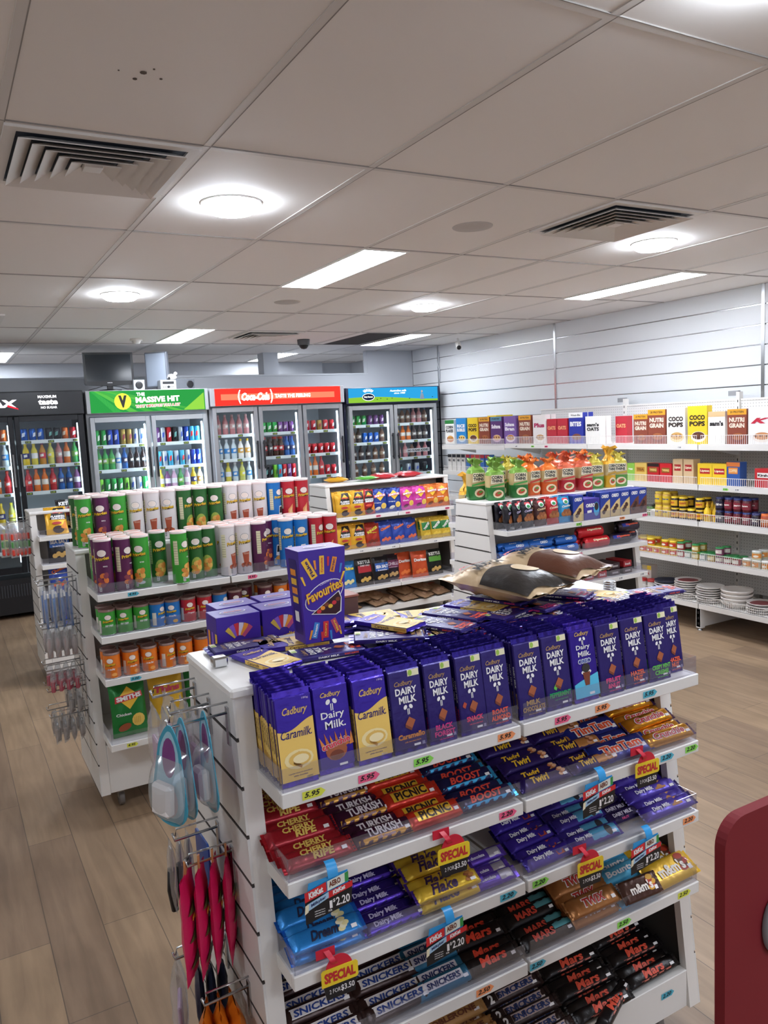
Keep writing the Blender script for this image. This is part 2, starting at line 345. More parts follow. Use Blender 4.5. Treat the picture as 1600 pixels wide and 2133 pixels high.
obj('bracket', MB().tube([(0, 0, 0), (0, 0, -.05), (-.01, -.02, -.07)], .012, WHITE), t)
obj('barrel', MB().tube([(.02, .03, -.055), (-.05, -.09, -.115)], .033, WHITE, 12), t); obj('lens', MB().tube([(-.05, -.09, -.115), (-.053, -.096, -.118)], .026, BLACK, 12), t)
t = thing('bullet_camera', 'dark camera on the ceiling cut by the left edge', 'camera', (.52, 8.0, CEIL))
obj('housing', MB().lathe([(0.001, -.1), (.04, -.09), (.055, -.05), (.06, 0)], mat('44474B', .4)), t)
o = tag(obj('missing_tile_opening', MB().box(-.305, -.58, -.001, .305, .58, -.0002, mat('3A3634', .9)), None, (4.38, 8.03, CEIL - .0002)), 'dark open ceiling tile beside the far panel light', 'ceiling opening')
o = MB()
for a, b, r in ((0, 0, .009), (-.012, .045, .006), (.05, .02, .004), (-.06, .01, .0025), (.02, -.03, .003)): o.lathe([(r, -.0022), (r, -.0005)], mat('5E544C', .9), 7, a, b)
tag(obj('ceiling_chips', o, None, (.56, 2.16, CEIL)), 'small cluster of dark chips in the ceiling tile above the vent', 'ceiling damage')
# ---------------------------------------------------------------- shelving
TAGC = {'y': 'DDE24A', 'p': 'F0608A', 'g': '8FE05A', 'o': 'F59A62', 'b': '4FB4CC', 'w': 'E8E8E8'}
def price_tag(parent, x, y, z, s, c, facing='f'):
    m = MB(); mt = mat(TAGC[c], .6); ink = mat('1A1A1A', .7); S_ = front(0) if facing == 'f' else left(0)
    m.poly(S_, [(-.024, -.0085), (.016, -.0085), (.026, 0), (.016, .0085), (-.024, .0085)], mt, .0006)
    m.text(S_, s, -.003, .001, .034, .011, ink, .001, .25, .03)
    return obj('price_tag', m, parent, (x, y, z))
def hd(z): return .160 + (1.235 - z) * .112
PANW = mat('DEDCD8', .4); POSTW = mat('E3DFD9', .35)
def end_panel(sgn):
    m = MB(); o = sgn * .0
    def bx(a, b): return (min(a, b), max(a, b))
    zs = [1.235, 1.14, 1.04, .94, .84, .74, .64, .54, .44, .34, .24, .10]
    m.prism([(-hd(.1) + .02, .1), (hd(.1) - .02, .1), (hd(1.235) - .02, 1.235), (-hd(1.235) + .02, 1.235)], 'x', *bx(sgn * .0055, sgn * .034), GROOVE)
    for a, b in zip(zs, zs[1:]):
        b2 = b + (.009 if b > .11 else 0)
        m.prism([(-hd(b2), b2), (hd(b2), b2), (hd(a), a), (-hd(a), a)], 'x', *bx(0, sgn * .0055), PANW)
        if a < 1.2: m.prism([(-hd(a) + .001, a), (hd(a) - .001, a), (hd(a) - .001, a + .0045), (-hd(a) + .001, a + .0045)], 'x', *bx(sgn * .0006, sgn * .0055), GROOVE)  # dark strip on slat top: raw MDF tone plus recess shade painted in
    for q in (-1, 1):
        p = [(q * hd(.1), .1), (q * (hd(.1) - .022), .1), (q * (hd(1.235) - .022), 1.235), (q * hd(1.235), 1.235)]
        m.prism(p if q > 0 else p[::-1], 'x', *bx(sgn * .0056, sgn * .042), POSTW)
    return m
def gondola(x0, x1, yc, fr, bk, label, tags=(), base=(.1, .21), split=None, castor=True):
    t = thing('shelving_gondola', label, 'shelf unit', (x0, yc, 0), group='white shelving gondolas on castors')
    L_ = x1 - x0; sp = split or L_ / 2
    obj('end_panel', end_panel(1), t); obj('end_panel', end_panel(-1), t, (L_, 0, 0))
    obj('top_board', MB().box(-.004, -.166, 1.228, L_ + .004, .166, 1.25, mat('ECEAE6', .25), .005), t)
    obj('back_panel', MB().box(.034, -.012, .1, L_ - .034, .012, 1.228, mat('C9C2BA', .5)), t)
    obj('base_box', MB().box(.043, -hd(.15) + .004, base[0], L_ - .043, hd(.15) - .004, base[1], WHITE, .002), t)
    shelves = {}
    for si, (rows, q) in enumerate(((fr, -1), (bk, 1))):
        for k, (zb, dep) in enumerate(rows):
            for bay, (a, b) in enumerate(((.036, sp - .004), (sp + .004, L_ - .036))):
                m = MB(); y = q * dep; yi = q * .014
                yl = y - q * .014; m.box(a + .0104, min(yl, yi), zb + .012, b - .0104, max(yl, yi), zb + .030, WHITE)
                m.box(a, min(y, yl), zb, b, max(y, yl), zb + .0305, WHITE, .0015)
                for e in (a, b - .01): m.box(e, min(yl, yi), zb, e + .01, max(yl, yi), zb + .0305, WHITE)
                s = obj('shelf', m, t); shelves[q, k, bay] = s
                r = MB(); yy = q * (dep - .004); h0, h1 = zb + .031, zb + .078
                r.box(a + .004, min(yy, yy - q * .002), h0, b - .004, max(yy, yy - q * .002), h1, ACRYL)
                e = a + .004 if bay == 0 else b - .006
                r.box(e, min(yy, yi), h0, e + .002, max(yy, yi), h1, ACRYL)
                obj('riser', r, s)
    for (k, x, s_, c_) in tags:
        if k < 0: price_tag(t, x - x0, -hd(.15) + .003, .17, s_, c_); continue
        bay = 0 if x - x0 < sp else 1
        price_tag(shelves[-1, k, bay], x - x0, -fr[k][1] - .0002, fr[k][0] + .0155, s_, c_)
    for a in (.10, L_ - .10):
        for b in (-.2, .2):
            m = MB(); m.box(-.025, -.025, .085, .025, .025, .1005, METAL).box(-.014, -.02, .04, .014, .012, .086, METAL)
            cst = obj('castor', m, t, (a, b, 0))
            wv = MB().lathe([(0.001, -.012), (.036, -.012), (.0385, -.009), (.0385, .009), (.036, .012), (0.001, .012)], mat('6F6A66', .5), 18)
            obj('wheel', wv, cst, (0, 0, .0385), (0, PI / 2, 0))
    return t
G1 = dict(x0=.475, x1=1.73, yc=1.683)
T1 = [(0, .577, '5.95', 'y'), (0, .70, '5.95', 'p'), (0, .832, '5.95', 'g'), (0, 1.053, '5.95', 'o'), (0, 1.22, '5.95', 'p'), (0, 1.348, '5.95', 'o'), (0, 1.511, '5.95', 'b'),
      (1, 1.05, '2.20', 'p'), (1, 1.665, '2.20', 'g'), (1, 1.572, '2.20', 'b'), (2, 1.655, '2.20', 'o'), (2, 1.140, '2.20', 'g'), (2, 1.045, '2.20', 'b'),
      (3, 1.634, '2.50', 'y'), (3, 1.41, '2.50', 'g'), (3, 1.125, '2.50', 'b'), (3, .969, '2.50', 'o'), (3, .75, '2.20', 'p'), (-1, 1.607, '2.20', 'b')]
gondola(.475, 1.73, 1.683, [(1.045, .313), (.861, .313), (.664, .313), (.460, .313)], [(1.045, .313), (.80, .313), (.55, .313)], 'nearest white gondola loaded with purple chocolate blocks and bars', T1, split=.625)
gondola(.512, 1.772, 4.03, [(1.05, .455), (.860, .455), (.666, .455), (.365, .455)], [(1.05, .313), (.80, .313), (.55, .313)], 'white gondola holding chip canisters, second from the camera on the left', [(0, .70, '4.95', 'b'), (0, 1.26, '4.95', 'p'), (2, .68, '3.00', 'b'), (3, .64, '4.95', 'y')], base=(.1, .33), split=.64)
gondola(.53, 1.79, 6.27, [(1.05, .30), (.85, .32), (.65, .34), (.40, .36)], [(1.05, .313), (.80, .313), (.55, .313)], 'far left white gondola with a yellow chip bag on it', base=(.1, .28))
gondola(2.89, 4.15, 4.05, [(1.05, .315), (.858, .315), (.650, .315), (.41, .315)], [(1.05, .313), (.80, .313), (.55, .313)], 'white gondola with rice cakes on top and biscuit packs below', [(0, 3.50, '2.95', 'g'), (0, 3.88, '4.95', 'o'), (0, 4.09, '4.95', 'p'), (1, 3.02, '2.95', 'w'), (1, 3.41, '2.95', 'g'), (1, 3.50, '2.95', 'p'), (2, 3.86, '2.95', 'w'), (2, 4.06, '2.95', 'w')], base=(.1, .26))
gondola(2.85, 4.11, 6.27, [(.942, .30), (.655, .30), (.315, .30)], [(1.05, .313), (.80, .313), (.55, .313)], 'far white gondola with rows of coloured chip bags and brown bags', [(0, 3.05, '2.00', 'y'), (0, 3.28, '2.00', 'p'), (0, 3.58, '2.00', 'p'), (0, 4.0, '2.00', 'p'), (1, 3.10, '2.00', 'w'), (1, 3.27, '2.00', 'w'), (1, 3.42, '2.00', 'w'), (1, 3.86, '2.00', 'w')], base=(.1, .15))
# wall shelving bays
def wall_bay(y0, y1, label, first=False, tags=()):
    t = thing('wall_shelf_unit', label, 'shelf unit', (5.13, y0, 0), group='wall shelf units')
    L_ = y1 - y0; UP = mat('DDDBD7', .35)
    if not first:
        for yy in ((-.015, L_ - .015) if first is None else (-.015,)):
            m = MB().box(.47, yy, .02, .515, yy + .03, 1.87, UP)
            for i in range(34): m.box(.4685, yy + .0115, .07 + i * .052, .4705, yy + .0185, .09 + i * .052, BLACK)
            u = obj('upright', m, t)
        obj('pegboard', MB().box(.49, .016, .25, .5, L_ - .016, 1.80, PEG), t)
        obj('top_cap', MB().box(.485, .016, 1.80, .51, L_ - .016, 1.815, UP).box(.50, .02, 1.84, .53, .11, 1.88, GREY), t)
        f = MB().box(.0, -.018, .03, .47, .018, .20, UP).box(.0, -.022, .02, .05, .022, .2, UP)
        for z in (.045, .09, .135, .17): f.box(-.001, -.007, z, .001, .007, z + .022, BLACK)
        f.lathe([(.02, 0), (.02, .008), (.006, .012), (.006, .03)], METAL, 12, .02, 0)
        obj('base_foot', f, t)
    zz = [1.440, 1.128, .840, .530, .185] if not first else [1.42, 1.128, .84]
    for k, z in enumerate(zz):
        m = MB(); m.box(0, .003, z + .012, .49, L_ - .003, z + .034, WHITE); m.box(-.002, .003, z - .008, .012, L_ - .003, z + .034, WHITE, .001)
        if k < 4: m.prism([(.02, z + .01), (.47, z + .01), (.47, z - .09), (.40, z - .09)], 'x', 0, .003, WHITE) if False else None
        s = obj('shelf', m, t)
        wf = MB(); WM = mat('E9E7E3', .3); h = .062 if k else .075
        n = int(L_ / .017)
        for i in range(n + 1): a = .02 + (L_ - .04) * i / n; wf.box(.006, a - .0011, z + .034, .0085, a + .0011, z + .034 + h, WM)
        for q in (.002, h - .004): wf.box(.005, .018, z + .034 + q, .009, L_ - .018, z + .038 + q, WM)
        obj('wire_fence', wf, s)
        for (kk, y, st, c_) in tags:
            if kk == k: price_tag(s, -.0025, y - y0, z + .012, st, c_, 'l')
        br = MB()
        for yy in (.004, L_ - .010): br.prism([(yy, 0), (yy + .006, 0), (yy + .006, 1), (yy, 1)], 'z', z - .03, z + .012, UP) if False else br.add([(.05, yy, z + .012), (.48, yy, z + .012), (.48, yy, z - .08), (.05, yy + .006, z + .012), (.48, yy + .006, z + .012), (.48, yy + .006, z - .08)], [(0, 1, 2), (5, 4, 3), (0, 2, 5, 3)], UP)
        obj('bracket', br, s)
    return t
wall_bay(2.95, 4.15, 'wall shelf bay cut by the right edge, with jams and plates', tags=((1, 3.90, '3.95', 'g'), (1, 3.80, '3.95', 'w')))
wall_bay(4.15, 5.35, 'wall shelf bay with tea boxes above yellow spreads', tags=((0, 4.32, '7.95', 'w'),))
wall_bay(5.35, 6.55, 'wall shelf bay behind the rice cakes, boxes of oats on top', tags=((0, 6.35, '6', 'w'), (0, 6.1, '6', 'g'), (0, 5.9, '6', 'p')))
wall_bay(6.55, 7.72, 'furthest wall shelf bay beside the end fridge', first=True)

# ---------------------------------------------------------------- chocolate blocks
PUR = '3A2399'; DPU = '2B1D6B'
FP = mat(PUR, .28, .55, 0, 'foil'); FD = mat(DPU, .34, .3, 0, 'foil'); GOLDC = mat('EEC764', .4); GOLDD = mat('C9963C', .45)
WT = mat('F2F0F0', .5); BRN = mat('7A3A22', .5); BRL = mat('A85A34', .5); CADG = mat('B8925A', .5)
BW, BH, BT = .080, .188, .011
def block_body(base, side=None):
    m = MB(); T = BT / 2; FN = mat('5038B4' if base is FP else '382A8C', .22, .8, 0, 'foil')
    m.box(-BW / 2, -T, .010, BW / 2, T, BH - .012, base, .0025)
    for z0, z1 in ((.0, .0105), (BH - .0125, BH)):
        m.grid(lambda a, b: (-BW / 2 + .001 + (BW - .002) * a, .0012 * math.sin(a * 19 + b * 2), z0 + (z1 - z0) * b), 12, 1, FN)
        m.grid(lambda a, b: (BW / 2 - .001 - (BW - .002) * a, .0010 + .0012 * math.sin((1 - a) * 19 + b * 2), z0 + (z1 - z0) * b), 12, 1, FN)
    return m
F_ = front(-BT / 2); Lf = left(-BW / 2)
def badge(m): m.rect(F_, .008, .160, .036, .174, mat('E9E3BE', .5)); m.ell(F_, .0145, .167, .005, .0062, mat('9CC24A', .5), .001)
def glasses(m, cu, cv, s=1.):
    for q in (-1, 1): m.ell(F_, cu + q * .0075 * s, cv + .004 * s, .006 * s, .0045 * s, WT, .0009, 10, q * -.9)
    m.rect(F_, cu - .003 * s, cv - .014 * s, cu - .001 * s, cv, WT, .0009); m.rect(F_, cu + .001 * s, cv - .014 * s, cu + .003 * s, cv, WT, .0009)
def piece(m, cu, cv, c1=BRN, c2=BRL, r=.012):
    m.poly(F_, [(cu - r, cv - .2 * r), (cu - .1 * r, cv + r), (cu + 1.1 * r, cv + .2 * r), (cu + .3 * r, cv - 1.1 * r)], c2, .0010)
    m.poly(F_, [(cu - r, cv - .2 * r), (cu + .3 * r, cv - 1.1 * r), (cu + .1 * r, cv - 1.5 * r), (cu - 1.1 * r, cv - .7 * r)], c1, .0011)
def dm(key, flav, col, extra=None):
    m = block_body(FD); badge(m)
    m.text(F_, 'Cadbury', -.004, .147, .046, .013, CADG, .001, .35, .01)
    m.text(F_, 'DAIRY', .0, .1315, .053, .0150, WT, .001, 0, .03); m.text(F_, 'MILK', .002, .1130, .043, .0150, WT, .001, 0, .03)
    glasses(m, .001, .0935, .9); piece(m, .002, .064)
    if extra: piece(m, extra[1], extra[2], mat(extra[0], .5), mat(extra[0], .5), .006)
    cm = mat(col, .55)
    for i, l in enumerate(flav): m.text(F_, l, .002, .036 - .014 * i, min(.066, .0088 * len(l) + .006), .0115, cm, .001, 0, .04)
    m.text(F_, 'milk chocolate block', .004, .036 - .014 * len(flav) + .002, .04, .003, cm, .001)
    m.rect(F_, .006, .0125, .022, .017, WT); m.rect(F_, .026, .0115, .033, .0185, mat('8F8BB0', .5))
    m.text(Lf, 'DAIRY MILK', 0, .10, .05, .004, WT, .0006, 0, .03, -PI / 2); m.text(Lf, ' '.join(flav), 0, .045, .035, .004, cm, .0006, 0, .03, -PI / 2)
    proto(key, m)
dm('dm_caramello', ['Caramello'], 'E08A2E'); dm('dm_forest', ['BLACK', 'FOREST'], 'E02E86'); dm('dm_snack', ['SNACK'], 'EE3A6C', ('B4472E', -.024, .07))
dm('dm_almond', ['ROAST', 'ALMOND'], 'F2573C'); dm('dm_milk', ['MILK', 'CHOCOLATE'], 'B8925A'); dm('dm_mint', ['PEPPERMINT'], '22A05A', ('66C04A', -.010, .055))
dm('dm_fruit', ['FRUIT', '&NUT'], 'E8337F'); dm('dm_hazel', ['HAZEL', 'NUT'], 'F0643A'); dm('dm_crispy', ['CRISPY MINT', 'CREME'], '63CF4A')
def wave(n=10): return [(-BW / 2 + .001 + (BW - .002) * i / n, .119 + .011 * math.sin(PI * (i / n * 1.2 - .75))) for i in range(n + 1)]
def m_caramilk():
    m = block_body(FP); w = wave(); b0 = .012
    for (a, b) in zip(w, w[1:]): m.poly(F_, [(a[0], b0), (b[0], b0), b, a], GOLDC, .0006)
    m.rect(Lf, -.005, .012, .005, .118, GOLDC); m.rect(left(-BW / 2 - .0002), -.003, .014, .003, .05, GOLDD)
    m.text(Lf, 'Caramilk', 0, .085, .045, .007, mat('6B4A2A', .5), .0008, .2, .02, -PI / 2)
    m.text(F_, 'Cadbury', .002, .146, .054, .019, mat('D9B26A', .35, .3), .001, .35, .02); m.text(F_, '180g', .026, .168, .014, .005, mat('B9A8E0', .5), .001)
    m.text(F_, 'Caramilk.', 0, .103, .066, .017, FD, .001, .3, .012)
    for i in range(3): m.ell(F_, .002 * i, .052, .031 - .007 * i, .019 - .005 * i, mat(('F1DDA0', 'E3B95C', 'F4E2AE')[i], .5), .0009 + .0002 * i)
    piece(m, .002, .054, mat('C98F3A', .5), mat('E2B264', .5), .0135)
    m.text(F_, 'a golden blend of caramelised', 0, .026, .05, .003, FD, .001); m.text(F_, 'white chocolate', 0, .021, .03, .003, FD, .001)
    m.rect(F_, .012, .0125, .026, .016, WT)
    proto('caramilk', m)
m_caramilk()
m = block_body(FP); m.text(F_, 'Cadbury', 0, .158, .046, .013, mat('D9B26A', .35, .3), .001, .35, .02); glasses(m, 0, .140)
m.text(F_, 'Dairy', 0, .116, .052, .018, WT, .001, 0, .015); m.text(F_, 'Milk.', .004, .098, .046, .016, WT, .001, 0, .015)
for i in range(7): m.poly(F_, [(-.03 + .01 * i, .05), (-.02 + .01 * i, .052), (-.036 + .012 * i, .078 + .006 * (i % 2))], mat(('E58A3A', 'C4692B')[i % 2], .5), .0009)
m.ell(F_, 0, .045, .024, .020, BRL, .0010); m.ell(F_, 0, .036, .016, .010, BRN, .0012); m.text(F_, 'crunchie', 0, .060, .066, .015, WT, .0013, 0, .06, .15); m.text(F_, 'crunchie', 0, .060, .064, .0135, mat('D8233C', .5), .0018, 0, .03, .15)
m.rect(F_, .004, .0125, .022, .017, WT); proto('crunchie_block', m)
m = block_body(FP); m.text(F_, 'Cadbury', 0, .165, .046, .013, mat('D9B26A', .35, .3), .001, .35, .02); glasses(m, 0, .150, .8)
m.text(F_, 'Dairy', 0, .132, .044, .014, WT, .001, 0, .015); m.text(F_, 'Milk.', .002, .117, .040, .013, WT, .001, 0, .015); LB = mat('55BFE0', .45)
m.text(F_, 'OREO', 0, .099, .042, .012, WT, .001, 0, .08); m.text(F_, 'OREO', 0, .099, .039, .009, mat('2050A8', .5), .0014, 0, .03)
m.poly(F_, [(-.039, .012), (.039, .012), (.039, .066), (.012, .060), (-.020, .052), (-.039, .046)], LB, .0007)
m.ell(F_, .002, .082, .013, .011, mat('2A2524', .5), .0012); m.ell(F_, .002, .072, .016, .006, WT, .0010); m.poly(F_, [(-.010, .072), (.014, .072), (.009, .040), (-.005, .040)], BRN, .0011)
m.rect(F_, .006, .016, .022, .022, WT, .001); proto('oreo_block', m)
BLK = {'caramilk': 'gold and purple caramel block', 'crunchie_block': 'bright purple honeycomb block', 'dm_caramello': 'dark purple block with orange flavour lettering', 'dm_forest': 'dark purple block with magenta two-line lettering',
       'dm_snack': 'dark purple block with pink one-word lettering', 'dm_almond': 'dark purple block with red-orange almond lettering', 'dm_milk': 'plain dark purple milk chocolate block', 'dm_mint': 'dark purple block with green peppermint lettering',
       'oreo_block': 'purple and sky-blue cookie block', 'dm_fruit': 'dark purple block with pink fruit lettering', 'dm_hazel': 'dark purple block with orange hazelnut lettering', 'dm_crispy': 'dark purple block with lime mint lettering', 'dm_hazel2': 'x'}
ZS = 1.0757
files = [(.578, 'caramilk', 13, 1.383, 'leftmost'), (.664, 'crunchie_block', 9, 1.396, ''), (.748, 'caramilk', 9, 1.390, 'inner'), (.834, 'dm_caramello', 11, 1.388, ''), (.917, 'dm_forest', 11, 1.388, ''),
         (.998, 'dm_snack', 11, 1.388, ''), (1.073 - .01, 'dm_almond', 0, 1.388, ''), (1.150, 'dm_milk', 12, 1.384, ''), (1.236, 'dm_mint', 10, 1.388, ''), (1.322, 'oreo_block', 7, 1.386, ''), (1.408, 'dm_fruit', 12, 1.386, ''), (1.495, 'dm_hazel', 11, 1.388, ''), (1.581, 'dm_crispy', 9, 1.386, 'front'), (1.640, 'dm_hazel', 8, 1.42, 'end')]
files[0] = (.560, 'caramilk', 11, 1.382, 'leftmost'); files[1] = (.646, 'crunchie_block', 8, 1.392, ''); files[2] = (.732, 'caramilk', 9, 1.386, 'inner'); files[3] = (.818, 'dm_caramello', 10, 1.386, ''); files[4] = (.902, 'dm_forest', 10, 1.386, '')
files[5] = (.984, 'dm_snack', 10, 1.386, ''); files[6] = (1.0545, 'dm_almond', 10, 1.386, ''); files[12] = (1.578, 'dm_crispy', 8, 1.386, 'front'); files[13] = (1.652, 'dm_hazel', 9, 1.405, 'end')
for fi, (x, key, n, y, w_) in enumerate(files):
    sc_ = .90 if key in ('dm_forest', 'dm_snack', 'dm_almond') else (.84 if fi == 13 else 1.)
    for i in range(n):
        yy = y + .008 + i * .0125
        put('chocolate_block', key, (x + (rnd(.0025) if i else 0), yy, ZS + (.002 if i else 0)),
            ' '.join(('%s %s, %s' % (w_, BLK[key], 'at the front of its upright file' if i == 0 else '%s from the front of its upright file' % ORD[i])).split()),
            'chocolate block', 'upright files of chocolate blocks on the nearest gondola', rx=-.14 + (rnd(.02) if i else 0), rz=rnd(.03) if i else 0., s=(sc_, 1, 1 + (.004 * i + rnd(.012) if i else 0)))
# blocks lying on top of the nearest gondola
ZT = 1.2515
lay = [(.600, 1.650, 0, 'caramilk', .25, 'gold caramel block lying flat beside the left metal hub'), (.735, 1.62, 0, 'dm_almond', 1.45, 'dark purple block lying across the corner in front of tall chocolate carton'),
       (.70, 1.735, 0, 'caramilk', 1.35, 'gold caramel block lying just behind the crosswise purple block'), (.60, 1.79, 0, 'dm_milk', 1.5, 'dark block lying at the back edge behind the first gold block'),
       (.93, 1.66, 0, 'dm_milk', .35, 'bottom purple block in the stack right of tall carton'), (.93, 1.66, 1, 'dm_milk', .30, 'second purple block in the stack right of tall carton'), (.93, 1.665, 2, 'caramilk', .40, 'pale striped block topping the stack right of tall carton'),
       (.92, 1.77, 0, 'caramilk', 1.45, 'gold block at the back edge lying lengthways'), (.93, 1.79, 1, 'caramilk', 1.40, 'gold block lying lengthways on another at the back edge'),
       (1.045, 1.60, 0, 'dm_almond', .45, 'lowest purple block of the leaning middle heap'), (1.045, 1.61, 1, 'dm_almond', .40, 'purple almond block upon the leaning middle heap'), (1.13, 1.66, 0, 'dm_almond', .35, 'purple block under the one nearest the gold pair'), (1.13, 1.665, 1, 'dm_almond', .42, 'purple block with red lettering topping the centre heap'),
       (1.22, 1.70, 0, 'dm_mint', .3, 'dark block beneath the centre gold block'), (1.22, 1.70, 1, 'caramilk', .35, 'gold caramel block lying at the centre of the top'), (1.06, 1.775, 0, 'caramilk', 1.2, 'gold block at back centre with its end tucked under'),
       (1.335, 1.63, 0, 'dm_forest', .35, 'dark block flat in front of big brown bag, lowest'), (1.335, 1.63, 1, 'dm_forest', .30, 'dark block flat in front of big brown bag, middle'), (1.30, 1.69, 2, 'dm_snack', .33, 'dark block with pink lettering lying before the big brown bag'),
       (1.42, 1.60, 0, 'dm_snack', 1.2, 'dark block lying crosswise under the right brown bag'), (1.50, 1.66, 0, 'dm_fruit', .4, 'dark block flat near the right metal hub, underneath'), (1.49, 1.67, 1, 'dm_fruit', .5, 'purple block with red lettering near the right metal hub'), (1.59, 1.64, 0, 'caramilk', .45, 'gold caramel block lying beside the right metal hub'),
       (1.66, 1.57, 0, 'dm_milk', 1.3, 'dark block lying on the right end of the top board')]
for i, (x, y, rz) in enumerate(((.86, 1.585, 1.35), (.97, 1.55, 1.6), (1.09, 1.545, 1.25), (1.20, 1.56, 1.5), (1.30, 1.55, 1.7), (1.40, 1.56, 1.3), (1.53, 1.55, 1.55), (1.64, 1.56, 1.4), (.80, 1.60, 1.1), (1.16, 1.60, 1.9))):
    lay.append((x + .09, y, 0 if i < 8 else 1, ('dm_milk', 'dm_snack', 'dm_forest', 'dm_hazel')[i % 4], rz, 'dark purple block lying lengthways behind the upright files, %s from the left' % ORD[i]))
for x, y, lv, key, rz, lab in lay:
    put('chocolate_block', key, (x - .094 * math.sin(-rz) - 0, y - .094 * math.cos(rz), ZT + .0062 + lv * .0125), lab, 'chocolate block', 'chocolate blocks lying on the nearest gondola', rx=-PI / 2 + .0, rz=rz)
for x, s_, l in ((.504, 1, 'small square metal hub on the left of the nearest top board'), (1.69, 0, 'ridged metal hub on the right of the nearest top board')):
    m = MB()
    if s_: m.box(-.017, -.014, 0, .017, .014, .024, CHROME, .004).lathe([(.003, -.0145), (.001, -.0146)], BLACK, 8)
    else:
        for i in range(4): m.lathe([(.017, i * .007), (.0185, i * .007 + .001), (.0185, i * .007 + .006), (.017, i * .007 + .007)], CHROME, 18)
    tag(obj('metal_hub', m, None, (x, 1.69 if s_ else 1.68, 1.2502)), l, 'metal fitting')
# gift cartons
CP = mat('41259A', .35); CPD = mat('2D1A74', .35); OR_ = mat('F0952C', .5); GY = mat('F4C33A', .5); RD = mat('D2303A', .5); LBL = mat('3C86D0', .5)
def favart(m, S_, cu, cv, s):
    cols = (mat('D8B648', .5), mat('8A5BC8', .5), RD, mat('D8D0E0', .5), OR_, mat('C04A78', .5))
    for i in range(6):
        a = (i - 2.5) * .30; px = cu + s * .60 * math.sin(a); pz = cv + s * .55 * math.cos(a); c_, n = math.cos(-a), math.sin(-a)
        q = [(-.09, -.32), (.09, -.32), (.12, .32), (-.12, .32)]
        m.poly(S_, [(px + s * (u * c_ - v * n), pz + s * (u * n + v * c_)) for u, v in q], cols[i], .0010 + i * .0001)
def tallbox():
    m = MB(); H = .222; a, b = .050, .060; d0, d1 = .032, .040
    v = [(-a, -d0, 0), (a, -d0, 0), (a, d0, 0), (-a, d0, 0), (-b, -d1, H), (b, -d1, H), (b, d1, H), (-b, d1, H)]
    m.add(v, [(0, 1, 5, 4), (1, 2, 6, 5), (2, 3, 7, 6), (3, 0, 4, 7), (3, 2, 1, 0)], CP); m.add([(v[i][0], v[i][1], v[i][2]) for i in (4, 5, 6, 7)], [(0, 1, 2, 3)], mat('8A7BC8', .3))
    S_ = lambda u, w, h: (u, -(d0 + (d1 - d0) * w / H) - h, w)
    m.ell(lambda u, w, h: (u, w, H + h), 0, 0, .030, .016, WT, .0006, 20); m.ell(lambda u, w, h: (u, w, H + h), 0, 0, .027, .013, mat('A79BD8', .3), .001, 20); m.text(lambda u, w, h: (u, w, H + h), 'Favourites', 0, 0, .036, .008, WT, .0014)
    for (cu, cv, r, w_, h_, c_, t_, tc) in ((-.034, .178, .5, .018, .052, GY, 'Flake', FD), (-.002, .184, -.02, .012, .044, GY, 'Crunchie', RD), (.028, .182, -.25, .012, .036, OR_, 'PICNIC', FD), (-.024, .030, -.25, .014, .038, LBL, 'Dream', WT), (.002, .028, -.05, .014, .040, RD, 'Cherry', GY), (.028, .034, .4, .014, .036, mat('C04A60', .5), 'Moro', GY)):
        c, n = math.cos(r), math.sin(r)
        m.poly(S_, [(cu + u * c - v_ * n, cv + u * n + v_ * c) for u, v_ in ((-w_ / 2, -h_ / 2), (w_ / 2, -h_ / 2), (w_ / 2, h_ / 2), (-w_ / 2, h_ / 2))], c_, .0008)
        m.text(S_, t_, cu, cv, h_ * .8, w_ * .45, tc, .0012, 0, .03, r + PI / 2)
    for i, (x, z, r) in enumerate(((-.046, .150, .8), (-.018, .185, .2), (.014, .19, -.1), (.044, .17, -.4), (.046, .150, -.9), (-.040, .02, -.6), (-.008, .012, 0), (.016, .012, .1), (.042, .02, .5))):
        m.poly(S_, [(x - .002, z - .010), (x + .002, z - .010), (x + .003 - .012 * math.sin(r), z + .012), (x - .003 - .012 * math.sin(r), z + .012)], (GY, OR_, RD, LBL)[i % 4], .0007)
    m.ell(S_, .002, .112, .054, .030, WT, .0009, 24, .45); m.ell(S_, .002, .112, .052, .028, CP, .0011, 24, .45)
    m.poly(S_, [(-.034, .070), (.040, .118), (.046, .100), (.044, .066), (.030, .060)], WT, .0013); m.poly(S_, [(-.030, .071), (.038, .115), (.044, .100), (.041, .068), (.029, .062)], mat('3A1A22', .3), .0015)
    for i in range(6): m.ell(S_, -.014 + .010 * i, .074 + .004 * (i % 3) + .003 * i, .006, .005, (RD, OR_, BRN, GY, RD, BRN)[i], .0017)
    m.text(S_, 'Favourites', .002, .122, .100, .026, mat('C43A28', .5), .0018, .2, .05, .33); m.text(S_, 'Favourites', .0015, .1225, .098, .024, GY, .0024, .2, .025, .33); m.text(S_, 'Cadbury', .006, .142, .034, .008, mat('C9B8E8', .4), .002, .3, .02, .33)
    SL = lambda u, w, h: (-(a + (b - a) * w / H) - h, -u, w)
    m.rect(SL, -.022, .02, .022, .20, CPD, .0005); m.rect(SL, -.012, .05, .010, .075, WT, .001)
    for i in range(4): m.rect(SL, -.016, .095 + .022 * i, .014, .110 + .022 * i, OR_ if i % 2 else GY, .0008)
    return m
tag(obj('chocolate_carton', tallbox(), None, (.757, 1.70, 1.268), (0, 0, .0)), 'tall purple gift carton standing on the chocolate blocks', 'box')
